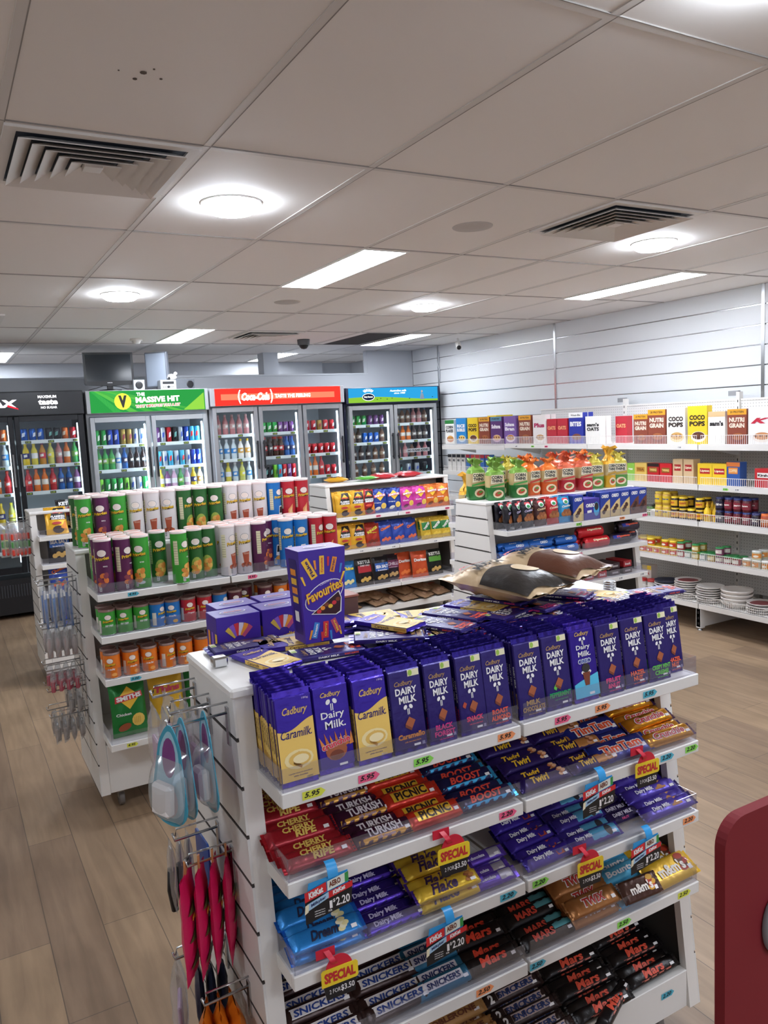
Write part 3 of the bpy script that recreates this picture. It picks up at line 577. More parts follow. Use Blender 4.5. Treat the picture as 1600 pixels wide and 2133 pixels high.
def lowbox():
    m = MB(); m.box(-.057, 0, 0, .057, .085, .241, CP, .001); T_ = top(.241)
    m.ell(T_, 0, .043, .034, .020, WT, .0006, 20); m.ell(T_, 0, .043, .031, .017, CP, .001, 20); m.text(T_, 'Favourites', 0, .043, .046, .010, OR_, .0014, .2)
    F0 = front(0); favart(m, F0, 0, .178, .05); m.text(F0, 'Favourites', 0, .166, .075, .018, GY, .0022, .2, .03, .15)
    S_ = left(-.057)
    for i in range(3): m.rect(S_, -.07 + .028 * i, .13, -.055 + .028 * i, .20, (OR_, mat('8A5BC8', .5), GY)[i], .0007)
    return m
proto('gift', lowbox())
for x, y, l, rz in ((.612, 1.864, 'purple gift carton behind the top board, front left', .0), (.645, 1.962, 'purple gift carton at the back left, behind another', .05), (.733, 1.868, 'purple gift carton just left of the tall standing carton', -.02), (.768, 1.965, 'purple gift carton behind the one nearest the tall carton', .0)):
    put('gift_carton', 'gift', (x, y, 1.0757), l, 'box', 'low purple gift cartons on the back shelf', rz=rz)
obj_ = MB().box(-.05, 0, 0, .05, .09, .235, mat('5A3A34', .5), .002).box(-.052, -.002, .235, .052, .092, .241, mat('9A5A4A', .5), .001)
tag(obj('brown_carton', obj_, None, (.905, 1.875, 1.0757)), 'dark brown carton behind the tall purple carton', 'box')
# ---------------------------------------------------------------- wrapped bars
def bar(key, base, txt, tc, L=.150, w=.036, T=.020, ends=None, band=None, bandc=None, tcw=.6, shear=.0, r=.3, metal=.35, dec=None, tx=0, hh=.5, two=None):
    m = MB(); B = mat(base, r, metal, 0, 'foil')
    def sec(a):                                    # half width and half thickness along the length
        e = min(a, 1 - a); k = min(1, e / .10); q = math.sqrt(max(0, 1 - (1 - k) ** 2))
        return (w / 2) * (.92 + .08 * q), max(.0006, T / 2 * q)
    nu, nv = 20, 14; v = []
    for i in range(nu + 1):
        a = i / nu; hw, ht = sec(a)
        for j in range(nv):
            t = 2 * PI * j / nv; cx, cz = math.cos(t), math.sin(t)
            v.append((-L / 2 + L * a, hw * math.copysign(abs(cx) ** .6, cx), T / 2 + ht * math.copysign(abs(cz) ** .7, cz) + .0006 * math.sin(a * 40 + j)))
    f = [(i * nv + j, i * nv + (j + 1) % nv, (i + 1) * nv + (j + 1) % nv, (i + 1) * nv + j) for i in range(nu) for j in range(nv)]
    m.add(v, [q[::-1] for q in f], B, True)
    E_ = mat(ends, .3, .5, 0, 'foil') if ends else B
    for s_ in (-1, 1):
        m.grid(lambda a, b: (s_ * (L / 2 - .003 + .010 * a), (b - .5) * w * .98 * s_, T / 2 + .0012 * math.sin(b * 30) + (.002 * a)), 1, 12, E_)
        m.grid(lambda a, b: (s_ * (L / 2 - .003 + .010 * a), -(b - .5) * w * .98 * s_, T / 2 - .0008 + .0012 * math.sin(-b * 30) + (.002 * a)), 1, 12, E_)
    def S_(u, vv, h):
        hw, ht = sec(u / L + .5); q = max(0, 1 - (abs(vv) / hw) ** 3)
        return (u, vv, T / 2 + ht * q ** .5 + h)
    if band: m.grid(lambda a, b: S_(-L / 2 + L * (band[0] + (band[1] - band[0]) * a), w * .5 * (band[2] + (band[3] - band[2]) * b), .0009), 10, 6, mat(bandc, r, metal))
    if dec: dec(m, S_, L, w)
    m.text(S_, txt, tx * L, (.003 if two else 0), L * tcw, w * hh, mat(tc, .45), .0017, shear, .035)
    if two: m.text(S_, two[0], tx * L, -w * .30, L * two[1], w * .16, mat(two[2], .45), .0017)
    m.rect(S_, L * .33, -w * .30, L * .41, -w * .12, WT, .0016)
    proto(key, m)
def blobs(c1, c2, u=.3):
    def d(m, S_, L, w):
        for i in range(5): m.ell(S_, L * (u + .035 * (i % 3)), w * (-.15 + .11 * i), w * .20, w * .13, mat((c1, c2)[i % 2], .5), .0013 + .0001 * i, 10)
    return d
def cherry(m, S_, L, w): m.text(S_, 'CHERRY', -.01 * L, w * .17, L * .50, w * .34, mat('D9B65A', .45), .0018, .1, .04); m.text(S_, 'RIPE', .06 * L, -w * .16, L * .32, w * .34, mat('D9B65A', .45), .0018, .1, .04)
bar('cherry', '9E1C28', '', 'D9B65A', ends='B8222E', dec=cherry, L=.148, w=.042, T=.022)
bar('turkish', '3C1230', 'TURKISH', 'E8E2E8', L=.140, w=.040, T=.022, band=(.04, .96, -1, -.40), bandc='C8923A', two=('milk chocolate', .3, 'B8A0B8'))
bar('picnic', 'C8321E', 'PICNIC', '2A1416', L=.140, w=.042, T=.026, band=(.16, .80, -.55, .6), bandc='F2C23A', tcw=.56)
bar('boost', '20204E', 'BOOST', 'E04A3A', L=.152, w=.038, T=.024, ends='3AA8DC', band=(.05, .95, -.95, -.55), bandc='3AA8DC', shear=.3)
bar('twirl', '2C1A60', 'Twirl', 'F0C030', L=.150, w=.036, T=.020, dec=blobs('E6B48A', 'B46A3A'), tx=-.12, tcw=.36, shear=.2)
bar('twirl_caramel', '2C1A60', 'Twirl', 'E8B838', L=.155, w=.036, T=.022, band=(.5, .97, -1, 1), bandc='C98A4A', dec=blobs('D8A07A', '8A4A2A', .25), tx=-.18, tcw=.32, shear=.2)
bar('timtam', '1E2C86', 'TimTam', 'E8572E', L=.185, w=.060, T=.022, tcw=.72, hh=.42, ends='2440A0', dec=lambda m, S_, L, w: m.text(S_, 'TimTam', 0, 0, L * .75, w * .50, WT, .0012, .1, .09))
bar('crunchie', 'D8962A', 'Crunchie', 'C02A34', L=.172, w=.040, T=.026, metal=.8, r=.22, ends='3C2868', hh=.48, tcw=.62, shear=.2, dec=lambda m, S_, L, w: m.text(S_, 'Crunchie', 0, 0, L * .65, w * .56, WT, .0011, .2, .09))
bar('dream', '2A86D0', 'Dream', '1A1E3C', L=.158, w=.044, T=.020, tcw=.40, shear=.35, ends='1E66C8', dec=blobs('E8DCA0', 'F2EAC8', .20), tx=-.04)
bar('dm_slim', '2A1670', 'Dairy Milk', 'C9C2E6', L=.165, w=.030, T=.016, band=(.02, .98, -1, -.45), bandc='5A34C8', tcw=.42, tx=-.1)
bar('flake', 'E2BC3A', 'Flake', '3A1E50', L=.165, w=.036, T=.022, tcw=.42, shear=.3, ends='4A2A9A', dec=blobs('B4763A', '8A4E26'), tx=-.08, hh=.7)
bar('violet_foil', '6A4ABE', 'milk chocolate', 'E8E4F6', L=.170, w=.032, T=.020, metal=.6, band=(.74, .94, -1, 1), bandc='C4C0CE', tcw=.35, hh=.25)
bar('dm_bar', '3A2494', 'Dairy Milk', 'F0EEF6', L=.140, w=.036, T=.018, tcw=.42, tx=-.12, dec=lambda m, S_, L, w: m.rect(S_, L * .16, -w * .3, L * .32, w * .4, mat('B0442E', .5), .0012), hh=.4)
bar('oreo_bar', '3A2A8A', 'Dairy Milk', 'E6E4F2', L=.158, w=.040, T=.022, band=(.42, .97, -1, 1), bandc='56A6CC', tcw=.34, tx=-.22, hh=.34, dec=lambda m, S_, L, w: m.ell(S_, L * .28, 0, w * .26, w * .38, mat('2A2830', .5), .0013))
bar('dm_pink', '26184E', 'DAIRY MILK', 'D8D4E6', L=.135, w=.036, T=.018, tcw=.5, hh=.3, two=('NUT', .18, 'EE3A8C'))
bar('dm_caramel', '4632A0', 'Dairy Milk', 'F0EEF8', L=.185, w=.042, T=.020, tcw=.34, tx=-.14, hh=.36, ends='2A1A60', dec=lambda m, S_, L, w: m.rect(S_, L * .06, -w * .2, L * .26, w * .4, mat('C88A4A', .5), .0012))
def snick(m, S_, L, w): m.rect(S_, -L * .40, -w * .24, L * .40, w * .28, WT, .0010, 6); m.rect(S_, -L * .39, -w * .21, L * .39, w * .25, mat('D6CFCB', .5), .0012, 6)
bar('snickers', '35201C', 'SNICKERS', '1E3A80', L=.165, w=.040, T=.022, tcw=.72, hh=.36, shear=.12, dec=snick)
bar('snickers_blue', '2A6A8A', 'SNICKERS', '1E2A60', L=.150, w=.040, T=.022, tcw=.60, hh=.34, shear=.12, dec=lambda m, S_, L, w: m.rect(S_, -L * .34, -w * .24, L * .34, w * .28, mat('D8D4DA', .5), .0012, 6))
bar('mars', '1E1414', 'Mars', 'E8452A', L=.150, w=.040, T=.022, tcw=.50, hh=.55, shear=.15)
bar('mars_teal', '1C1616', 'MARS', 'C8402C', L=.155, w=.040, T=.022, tcw=.42, hh=.45, tx=-.12, band=(.60, .95, 0, 1), bandc='5AA0A8')
bar('twix', 'A8703E', 'TWIX', 'B82A24', L=.155, w=.050, T=.024, tcw=.46, hh=.42, shear=.25, metal=.5, dec=lambda m, S_, L, w: m.text(S_, 'TWIX', 0, 0, L * .50, w * .50, WT, .0011, .25, .08))
bar('bounty', '58B4DE', 'Bounty', 'F2F4F8', L=.150, w=.044, T=.022, tcw=.70, hh=.5, shear=.1)
bar('mm_brown', '4A2C22', "m&m's", 'F0E8E0', L=.150, w=.070, T=.020, tcw=.62, hh=.42, dec=blobs('D8A030', 'B03A24', .26))
bar('mm_yellow', 'DDB02E', "m&m's", 'F4EEE4', L=.165, w=.075, T=.022, tcw=.60, hh=.42, dec=blobs('B03A24', '6A3A22', .26))
bar('toblerone', 'B88A50', 'TOBLERONE', '6E3A26', L=.200, w=.034, T=.030, tcw=.74, hh=.40, metal=.0, r=.5)
bar('snick_two', '30201E', 'SNICKERS', '22386E', L=.190, w=.036, T=.024, tcw=.60, hh=.40, tx=.06, shear=.1, dec=lambda m, S_, L, w: (m.rect(S_, -L * .26, -w * .26, L * .39, w * .30, mat('B8A4A0', .5), .0012, 6), m.text(S_, '2', -L * .36, 0, w * .4, w * .62, WT, .0015, 0, .05)))
bar('mars_two', '161112', 'Mars', 'E0533A', L=.185, w=.036, T=.024, tcw=.42, hh=.60, shear=.15, dec=lambda m, S_, L, w: m.rect(S_, -L * .30, -w * .42, L * .34, -w * .34, mat('C07060', .4, .4), .0012, 6))
def pile(key, x, zb, desc, rows=7, w=.036, T=.020, y0=1.392, dy=.030, tilt=.50, drift=0., up=1.0, front_n=1, jit=.004, rz=0., name='chocolate_bar', maxz=.118):
    """rows of bars stepping up towards the back, each row leaning on a short stack"""
    for i in range(rows):
        yy = y0 + i * dy + w * .40
        lv = min(front_n + int(i * .62 * up), int((maxz - .02) / T) - 1)
        for k in range(max(0, lv - (2 if i % 2 == 0 and i < 7 else 1)), lv):
            z = zb + .001 + k * T * .98 + math.sin(tilt) * w * .5
            lab = 'on top' if k == lv - 1 else 'below the top one'
            put(name, key, (x + drift * i + rnd(jit), yy + .5 * k * .004, z), '%s, %s row%s' % (desc, ORD[i], '' if k == lv - 1 else ', underneath') if i or k < lv - 1 else '%s, very front' % desc,
                'chocolate bar', 'piled bars on the nearest gondola', rx=tilt, rz=rz + rnd(.03))
Z2, Z3, Z4, Z5 = .8915, .6945, .4905, .2102
for a in [('cherry', .592, Z2, 'red cherry bar', 8, .042, .022, dict(drift=-.004)), ('turkish', .742, Z2, 'gold-edged maroon bar', 7, .040, .022, dict(drift=-.006)), ('picnic', .868, Z2, 'orange-red bar with a yellow panel', 7, .042, .024, dict(drift=-.008)),
          ('boost', 1.008, Z2, 'navy bar with sky-blue ends', 7, .038, .022, dict(drift=-.004)),
          ('twirl_caramel', 1.345, Z2, 'dark bar with a brown half', 8, .036, .020, dict(drift=-.002)), ('timtam', 1.452 - .01, Z2, 'wide navy biscuit packet', 5, .060, .022, dict(dy=.044, drift=-.004)), ('crunchie', 1.61, Z2, 'shiny gold honeycomb bar', 8, .040, .024, dict(drift=-.004)),
          ('dream', .602, Z3, 'sky-blue white chocolate bar', 7, .044, .020, dict(front_n=2)), ('dm_slim', .760, Z3, 'slim dark bar edged in violet', 7, .030, .016, {}), ('flake', .902, Z3, 'yellow flaky chocolate bar', 8, .036, .022, dict(front_n=2)),
          ('violet_foil', 1.045 - .04, Z3, 'violet foil bar with a grey end', 3, .032, .018, dict(jit=.012)), ('dm_bar', 1.192, Z3, 'purple bar with a small red square', 7, .036, .018, dict(rz=.05)), ('oreo_bar', 1.342, Z3, 'purple and light-blue cookie bar', 7, .040, .020, {}),
          ('dm_pink', 1.462 + .02, Z3, 'very dark bar with pink flavour word', 5, .036, .018, dict(y0=1.43)), ('dm_caramel', 1.612, Z3, 'violet bar with a caramel patch', 7, .042, .020, {}),
          ('snickers', .595, Z4, 'brown peanut bar at the far left', 7, .040, .022, {}), ('snickers', .750 + .01, Z4, 'brown peanut bar beside the blue-wrapped ones', 7, .040, .022, {}), ('snickers_blue', .895 - .015, Z4, 'blue-wrapped peanut bar', 7, .040, .022, {}),
          ('mars', 1.022 - .005, Z4, 'black bar with bright red script, left pile', 7, .040, .022, {}), ('mars_teal', 1.185, Z4, 'black bar with a teal corner', 7, .040, .022, {}), ('twix', 1.318 + .02, Z4, 'caramel brown biscuit bar', 6, .050, .024, dict(front_n=2)),
          ('bounty', 1.445 + .045, Z4, 'light blue coconut bar', 6, .044, .022, {}), ('mm_yellow', 1.632 + .0, Z4, 'yellow candy packet', 3, .075, .020, dict(dy=.05))]:
    pile(a[0], a[1] if a[0] != 'oreo_bar' else 1.345, a[2], a[3], a[4], a[5], a[6], **a[7])
pile('twirl', 1.195 - .005, Z2, 'dark bar with yellow curly lettering', 7, .036, .020, drift=-.004)
for a in [('toblerone', .975, 'tan triangular nougat bar', 6, .034, .026, {}), ('snick_two', 1.170, 'long brown double peanut bar, left pile', 7, .036, .024, {}), ('mars_two', 1.375, 'long black double bar with coral script, middle pile', 6, .036, .024, {}), ('mars_two', 1.575, 'long black double bar with coral script, right pile', 5, .036, .024, dict(y0=1.425)),
          ('snickers', .60, 'brown peanut bar in the bottom left corner', 5, .040, .022, {}), ('mars_teal', .79, 'black bar in the bottom tray', 5, .040, .022, {})]:
    pile(a[0], a[1], Z5, a[2], a[3], a[4], a[5], y0=a[6].get('y0', 1.405), maxz=.2)
put('chocolate_bar', 'mars_two', (1.405, 1.405, Z5 + .008), 'loose black double bar lying askew on the bottom ledge', 'chocolate bar', 'piled bars on the nearest gondola', rz=.45, rx=.1)
put('candy_packet', 'mm_brown', (1.575 - .09, 1.392, Z4 + .040), 'dark brown candy packet leaning on the riser', 'candy packet', rx=.8, rz=-.05, s=.8)
# ---------------------------------------------------------------- promo signs clipped to the lips
def special(x, z, lab, y=1.352):
    t = thing('special_sign', lab, 'price sign', (x, y, z), (0, 0, -.05), 'yellow special signs clipped to shelf lips'); F0 = front(0)
    RDS = mat('D0203A', .4)
    obj('clip', MB().grid(lambda a, b: (-.030 + .012 * a + .016 * b, -.022 * math.sin(b * PI) * .6 + .012 * (1 - b), .052 - .030 * b), 1, 8, RDS).grid(lambda a, b: (-.018 - .012 * a + .016 * b, .0012 - .022 * math.sin(b * PI) * .6 + .012 * (1 - b), .052 - .030 * b), 1, 8, RDS).box(-.045, .008, .035, -.004, .0095, .055, RDS), t)
    m = MB(); n = 16; pts = [(.030 * math.cos(PI * i / n), .006 + .034 * math.sin(PI * i / n)) for i in range(n + 1)]
    m.prism([(a, b) for a, b in pts] + [(-.030, -.04), (.030, -.04)], 'y', .0, .0012, RDS); obj('red_disc', m, t)
    m = MB(); m.prism([(-.040, -.020), (.036, -.020), (.040, -.016), (.040, .012), (.036, .016), (-.036, .016), (-.040, .012), (-.040, -.016)], 'y', -.0024, -.0008, mat('F2D22E', .4))
    m.text(front(-.0024), 'SPECIAL', 0, -.002, .068, .022, mat('C42A2E', .5), .0006, 0, .05); obj('yellow_card', m, t)
    m = MB(); m.prism([(-.030, -.050), (.032, -.050), (.036, -.020), (-.036, -.020)], 'y', -.0006, .0008, mat('15151A', .4))
    m.text(front(-.0006), '2 FOR', -.012, -.034, .024, .009, WT, .0006, 0, .0); m.text(front(-.0006), '$3.50', .016, -.034, .030, .014, WT, .0006); obj('price_strip', m, t)
special(.887, .846, 'yellow special sign under the second shelf, left of its middle gap'); special(1.478, .881, 'yellow special sign highest of the four, at the right')
special(1.281, .683, 'yellow special sign on the third shelf at the right'); special(.602, .682, 'yellow special sign nearest the bottom left')
def kk(x, z, lab, y=1.348):
    t = thing('price_sign', lab, 'price sign', (x, y, z), (0, 0, -.04), 'two dollar twenty signs with small bar pictures'); B = mat('2E9ADC', .35); F0 = front(-.001)
    m = MB().grid(lambda a, b: (.000 + .022 * a, .016 - .020 * math.sin(b * 1.5), .056 - .026 * b * b), 1, 8, B).grid(lambda a, b: (.022 - .022 * a, .0172 - .020 * math.sin(b * 1.5), .056 - .026 * b * b), 1, 8, B); obj('clip', m, t)
    obj('blue_backing', MB().prism([(-.046, -.004), (.044, .004), (.044, .034), (-.040, .030)], 'y', .0, .0012, B), t)
    m = MB(); m.prism([(-.050, -.052), (.048, -.036), (.052, .0), (-.050, .0)], 'y', -.001, -.0002, mat('141417', .4))
    m.text(F0, '1', .004, -.026, .006, .016, WT, .0006); m.text(F0, '$', .011, -.020, .005, .008, WT, .0006); m.text(F0, '2.20', .030, -.024, .030, .018, WT, .0006); m.text(F0, 'FOR', .002, -.038, .008, .004, WT, .0006)
    for i in range(3): m.text(F0, 'selected bars', -.020, -.030 - .005 * i, .022, .0025, WT, .0006)
    obj('price_strip', m, t)
    m = MB(); R = mat('D8282E', .4)
    m.poly(F0, [(-.050, -.006), (-.004, .004), (-.004, .024), (-.050, .014)], R, .0010); m.text(F0, 'KitKat', -.027, .009, .032, .013, WT, .0016, .2, .05, .2)
    m.poly(F0, [(-.002, .004), (.044, .012), (.044, .032), (-.002, .024)], mat('E8F0E6', .4), .0010); m.poly(F0, [(.036, .011), (.044, .012), (.044, .032), (.036, .030)], mat('3A9A4A', .4), .0014); m.text(F0, 'AERO', .014, .018, .026, .012, BRN, .0016, .1, .04, .15)
    m.poly(F0, [(-.002, -.012), (.052, -.002), (.052, .010), (-.002, .002)], R, .0012); m.text(F0, 'KitKat', .022, .0, .028, .009, WT, .0018, .2, .05, .18)
    m.poly(F0, [(-.050, -.026), (.0, -.010), (.0, .002), (-.046, -.010)], mat('A8CCE6', .4), .0013); m.poly(F0, [(-.052, -.030), (-.044, -.026), (-.042, -.010), (-.050, -.012)], mat('EEE6C6', .4), .0016); m.text(F0, 'Milkybar', -.022, -.011, .034, .008, mat('1E2A60', .5), .0018, .2, .03, .28)
    obj('picture_card', m, t)
kk(.586, .862, 'two-twenty sign hanging over the blue bars at the lower left'); kk(1.309, .862, 'two-twenty sign left of the highest special sign'); kk(1.466, .664, 'two-twenty sign over the candy packets at the right'); kk(.856, .664, 'two-twenty sign lowest, over the black bars')
# ---------------------------------------------------------------- hooks and hanging packs on the gondola ends
def hook(x, y, z, L, lab, cross=True, parent_x=None):
    t = thing('display_hook', lab, 'hook', (x, y, z), group='chrome hooks on the gondola ends')
    obj('back_plate', MB().box(-.004, -.008, -.07, 0, .008, .012, METAL), t)
    obj('prong', MB().tube([(0, 0, 0), (-L, 0, -.004), (-L - .004, 0, .014)], .0032, CHROME, 8), t)
    if cross: obj('price_bar', MB().tube([(0, 0, .022), (-L * .95, 0, .022), (-L * .98, 0, .006)], .0022, CHROME, 6), t)
    return t
HK = [(1.558, 1.191, .125), (1.69, 1.172, .09), (1.80, 1.178, .10), (1.696, .879, .10), (1.598, .866, .10), (1.548, .580, .10), (1.70, .60, .12)]
hl = ['nearest the front just below the top board', 'middle one just below the top board', 'rear one just below the top board', 'rear one at mid height', 'front one at mid height holding pink packs', 'lowest, holding the orange packs', 'low rear one beside the dark packs']
for (y, z, L), l in zip(HK, hl): hook(.475, y, z, L, 'chrome hook on the nearest gondola end, ' + l, True)
def hang(key, fn): PROTO[key] = fn()
def leaf(m, pts, x0, x1, mt): m.prism(pts, 'x', x0, x1, mt)
def rounded(w, h, n=6, r=.2):
    r = r * w; P = []
    for cx, cy, a0 in ((w / 2 - r, r, -PI / 2), (w / 2 - r, h - r, 0), (-w / 2 + r, h - r, PI / 2), (-w / 2 + r, r, PI)):
        for i in range(n + 1): a = a0 + PI / 2 * i / n; P.append((cx + r * math.cos(a), cy + r * math.sin(a)))
    return P
def pillow(m, S_or, w, h, T, mt, nu=8, nv=10, off=(0, 0, 0), back_=True, p=.6, crimp=.04):
    """pillow shaped bag facing -Y with crimped top and bottom, base at z=0"""
    def th(a, b):
        e = min(b, 1 - b); k = max(0, min(1, (e - crimp) / .30)); q = 1 - abs(2 * a - 1) ** 3
        return T / 2 * (math.sin(k * PI / 2) ** .7) * max(0, q) ** p
    def wd(b): e = min(b, 1 - b); return w * (.95 + .05 * abs(2 * b - 1) ** 2)
    wr = lambda a, b: (.035 * T * math.sin(a * 23 + b * 31) + .03 * T * math.sin(b * 47 + a * 9) + .04 * T * math.sin(a * 11 - b * 17)) * min(1, 8 * min(a, 1 - a))
    for sg in (-1, 1):
        fn = lambda a, b: (off[0] + sg * -1 * (a - .5) * wd(b), off[1] + sg * (th(a, b) + (wr(a, b) if 0 < a < 1 else 0)), off[2] + b * h)
        m.grid(fn, nu, nv, mt)
    return lambda u, v, hh: (off[0] + u, off[1] - th(u / w + .5, v / h) - .012 * T - hh, off[2] + v)
def hang_pink():
    m = MB(); m.lathe([(.003, 0)], PLAST)
    return m
PK = mat('C0447A', .3); TEAL = mat('3A9AB4', .3); LTB = mat('8ACBE0', .3); PRP = mat('7A3A7E', .35)
# blister packs (rounded card seen edge on, with a clear bubble)
def blister():
    b = MB(); P = rounded(.12, .25, r=.45); Pn = [(a * (.35 + .65 * min(1, (.25 - z) / .14)), z) for a, z in P]
    b.prism(Pn, 'x', -.0012, .0012, TEAL); b.prism([(a * .8, .02 + z * .86) for a, z in Pn], 'x', .0012, .0016, PRP)
    b.prism([(a * .8, .02 + z * .86) for a, z in Pn], 'x', -.0018, -.0012, mat('9CC8D8', .3)); b.ell(left(-.0018), 0, .17, .022, .05, PRP, .0004, 16); b.ell(left(-.0018), .0, .06, .030, .04, mat('C8C0CC', .3), .0004, 16); b.text(left(-.0018), 'super soft', 0, .19, .05, .010, PRP, .0006, .2, .03, 1.2)
    q = MB()
    def sh(a, b_):
        s = math.sin(PI * min(1, max(0, a))) ** .4; e = math.sin(PI * b_) ** .45
        return (-.002 - .040 * s * e, (a - .5) * -.105 * (.75 + .25 * e), .012 + .155 * b_)
    q.grid(sh, 10, 10, PLAST)
    i_ = MB().box(-.034, -.030, .035, -.006, .030, .115, mat('E6E2E0', .4), .008)
    return b, [('bubble', q), ('insert', i_)]
b, ps = blister(); proto('blister', b, *ps)
for i, (x, y, rz, rx, l) in enumerate(((.345, 1.545, .5, .10, 'outermost of the three teal blister packs'), (.385, 1.553, .15, 0, 'middle of the three teal blister packs'), (.435, 1.553, .05, -.05, 'innermost of the three teal blister packs'))):
    put('blister_pack', 'blister', (x - .01, y, .992), l + ' on the front hook', 'blister pack', 'teal blister packs on the front hook', rz=rz, rx=rx, s=.85)
def slimpack(key, w, h, T, mt, inner):
    m = MB(); pillow(m, None, w, h, T, mt, 6, 8); m.poly(front(T * .2), [(-.008, h - .002), (.008, h - .002), (.004, h + .016), (-.004, h + .016)], mt, .0); q = MB(); inner(q, w, h); proto(key, m, ('contents', q))
def inn_pink(q, w, h):
    for i in range(3): q.box(-w * .36 + i * w * .25, -.004, h * .06, -w * .36 + i * w * .25 + w * .18, .004, h * .62, mat(('A8356E', 'C85A90', 'D8B8CE')[i], .35), .002)
slimpack('pinkpack', .075, .19, .030, PLAST, inn_pink)
def inn_pale(q, w, h): q.box(-w * .4, -.005, h * .05, w * .4, .004, h * .55, mat('C9A8C4', .35), .003)
slimpack('palepack', .075, .17, .030, PLAST, inn_pale)
for i, (x, y, k, l) in enumerate(((.375, 1.69, 'pinkpack', 'outer pink hair accessory pack, middle top hook'), (.405, 1.69, 'pinkpack', 'second pink hair accessory pack, middle top hook'), (.44, 1.70, 'palepack', 'inner pale clear pack, middle top hook'), (.375, 1.80, 'palepack', 'pale clear pack at the tip of the rear top hook'), (.41, 1.80, 'pinkpack', 'pink pack on the rear top hook'), (.445, 1.80, 'palepack', 'pale clear pack on the rear top hook near the panel'))):
    put('hanging_pack', k, (x, y, .985), l, 'accessory pack', 'clear packs of pink accessories', rz=PI / 2 + rnd(.15))
m = MB(); m.prism(rounded(.10, .16, r=.1), 'x', -.002, .002, mat('2450A0', .35)); proto('bluecard', m)
put('hanging_card', 'bluecard', (.435, 1.692, .71), 'deep blue card hanging behind the cutlery packs', 'card pack')
def comb():
    m = MB(); m.tube([(0, 0, 0), (0, .006, .05), (0, .002, .10)], .008, BLACK, 8); q = MB(); pillow(q, None, .034, .165, .018, PLAST, 5, 8)
    h_ = MB(); h_.box(-.009, -.002, .095, .009, .002, .15, CHROME, .0018)
    return m, [('wrapper', q), ('metal_head', h_)]
b, ps = comb(); proto('comb', b, *ps)
for i in range(3): put('handled_tool_pack', 'comb', (.365 + .022 * i, 1.70 + .01 * i, .712), 'clear pack with black handle on the mid rear hook, %s from the left' % ORD[i], 'tool pack', 'clear packs with black handles', rz=PI / 2)
def pinkbag():
    m = MB(); S_ = pillow(m, None, .085, .235, .022, mat('D41E5A', .35, 0, 0, 'foil'), 6, 10)
    for v in (.05, .11, .17): m.poly(S_, [(-.034, v - .014), (.0, v + .012), (.034, v + .004), (.022, v - .022)], mat('4E5A2E', .4), .003)
    m.text(S_, 'fun', 0, .145, .04, .012, GY, .0045, .2, .05); m.poly(front(0), [(-.018, .232), (.018, .232), (.0, .262)], mat('C98A5A', .4), 0)
    q = MB(); q.box(-.004, -.002, .232, .004, .002, .262, mat('C98A5A', .4)); return m, [('hang_tab', q)]
b, ps = pinkbag(); proto('pinkbag', b, *ps)
for i in range(4): put('toy_packet', 'pinkbag', (.370 + .030 * i, 1.598, .615 + .004 * i), 'crimson and olive toy packet, %s from the left of four' % ORD[i], 'toy packet', 'crimson toy packets on the mid front hook', rz=1.0 + .06 * i, rx=.0)
slimpack('palebig', .09, .20, .035, PLAST, inn_pale)
put('hanging_pack', 'palebig', (.355, 1.69, .40), 'lavender clear pack below the crimson packets, outermost', 'accessory pack', rz=1.3)
m = MB(); pillow(m, None, .06, .17, .02, mat('252B3E', .35, .1, 0, 'foil'), 6, 8); proto('darkpack', m)
for i in range(3): put('hanging_pack', 'darkpack', (.395 + .026 * i, 1.66, .425), 'dark navy pack below the crimson packets, %s from the left' % ORD[i], 'accessory pack', 'navy packs low on the nearest gondola end', rz=1.35 + .1 * i)
m = MB(); S_ = pillow(m, None, .10, .21, .04, mat('D8781E', .3, .1, 0, 'foil'), 6, 10); m.poly(S_, [(-.03, .05), (.03, .04), (.02, .12), (-.01, .10)], mat('5A2A14', .4), .004); proto('orangepack', m)
for i in range(3): put('toy_packet', 'orangepack', (.375 + .032 * i, 1.548, .352), 'orange packet at the bottom edge of the photo, %s from the left' % ORD[i], 'toy packet', 'orange packets on the lowest hook', rz=1.2 + .15 * i)
# end of the canister gondola
rows = [(1.20, 4, 'brush'), (.88, 4, 'tube'), (.72, 4, 'redpk'), (.52, 5, 'bit')]
def brushpack():
    m = MB(); m.tube([(0, 0, .01), (.002, 0, .17)], .006, mat('2E6CB8', .35), 6); m.box(-.008, -.004, .15, .008, .004, .19, WT, .002); q = MB(); pillow(q, None, .035, .215, .02, PLAST, 4, 8); return m, [('wrapper', q)]
b, ps = brushpack(); proto('brush', b, *ps)
m = MB(); m.lathe([(0.001, 0), (.013, .004), (.013, .075), (.008, .085), (.008, .095)], mat('B8A8A4', .35), 10); q = MB(); pillow(q, None, .045, .14, .03, PLAST, 4, 6); proto('tube', m, ('wrapper', q))
m = MB(); m.box(-.02, -.008, 0, .02, .008, .05, mat('B04A5A', .4), .002); m.rect(front(-.008), -.016, .02, .016, .036, WT, .001); q = MB(); pillow(q, None, .05, .10, .025, PLAST, 4, 6); proto('redpk', m, ('wrapper', q))
m = MB(); m.box(-.018, -.006, .01, .018, .006, .07, mat('9A8C84', .4), .003); m.tube([(0, 0, .07), (0, 0, .1)], .005, METAL, 6); q = MB(); pillow(q, None, .05, .125, .025, PLAST, 4, 6); proto('bit', m, ('wrapper', q))
hh = {'brush': .215, 'tube': .14, 'redpk': .10, 'bit': .125}; dn = {'brush': 'blue toothbrush pack', 'tube': 'pale bottle pack', 'redpk': 'small red and white pack', 'bit': 'grey kitchen gadget pack'}
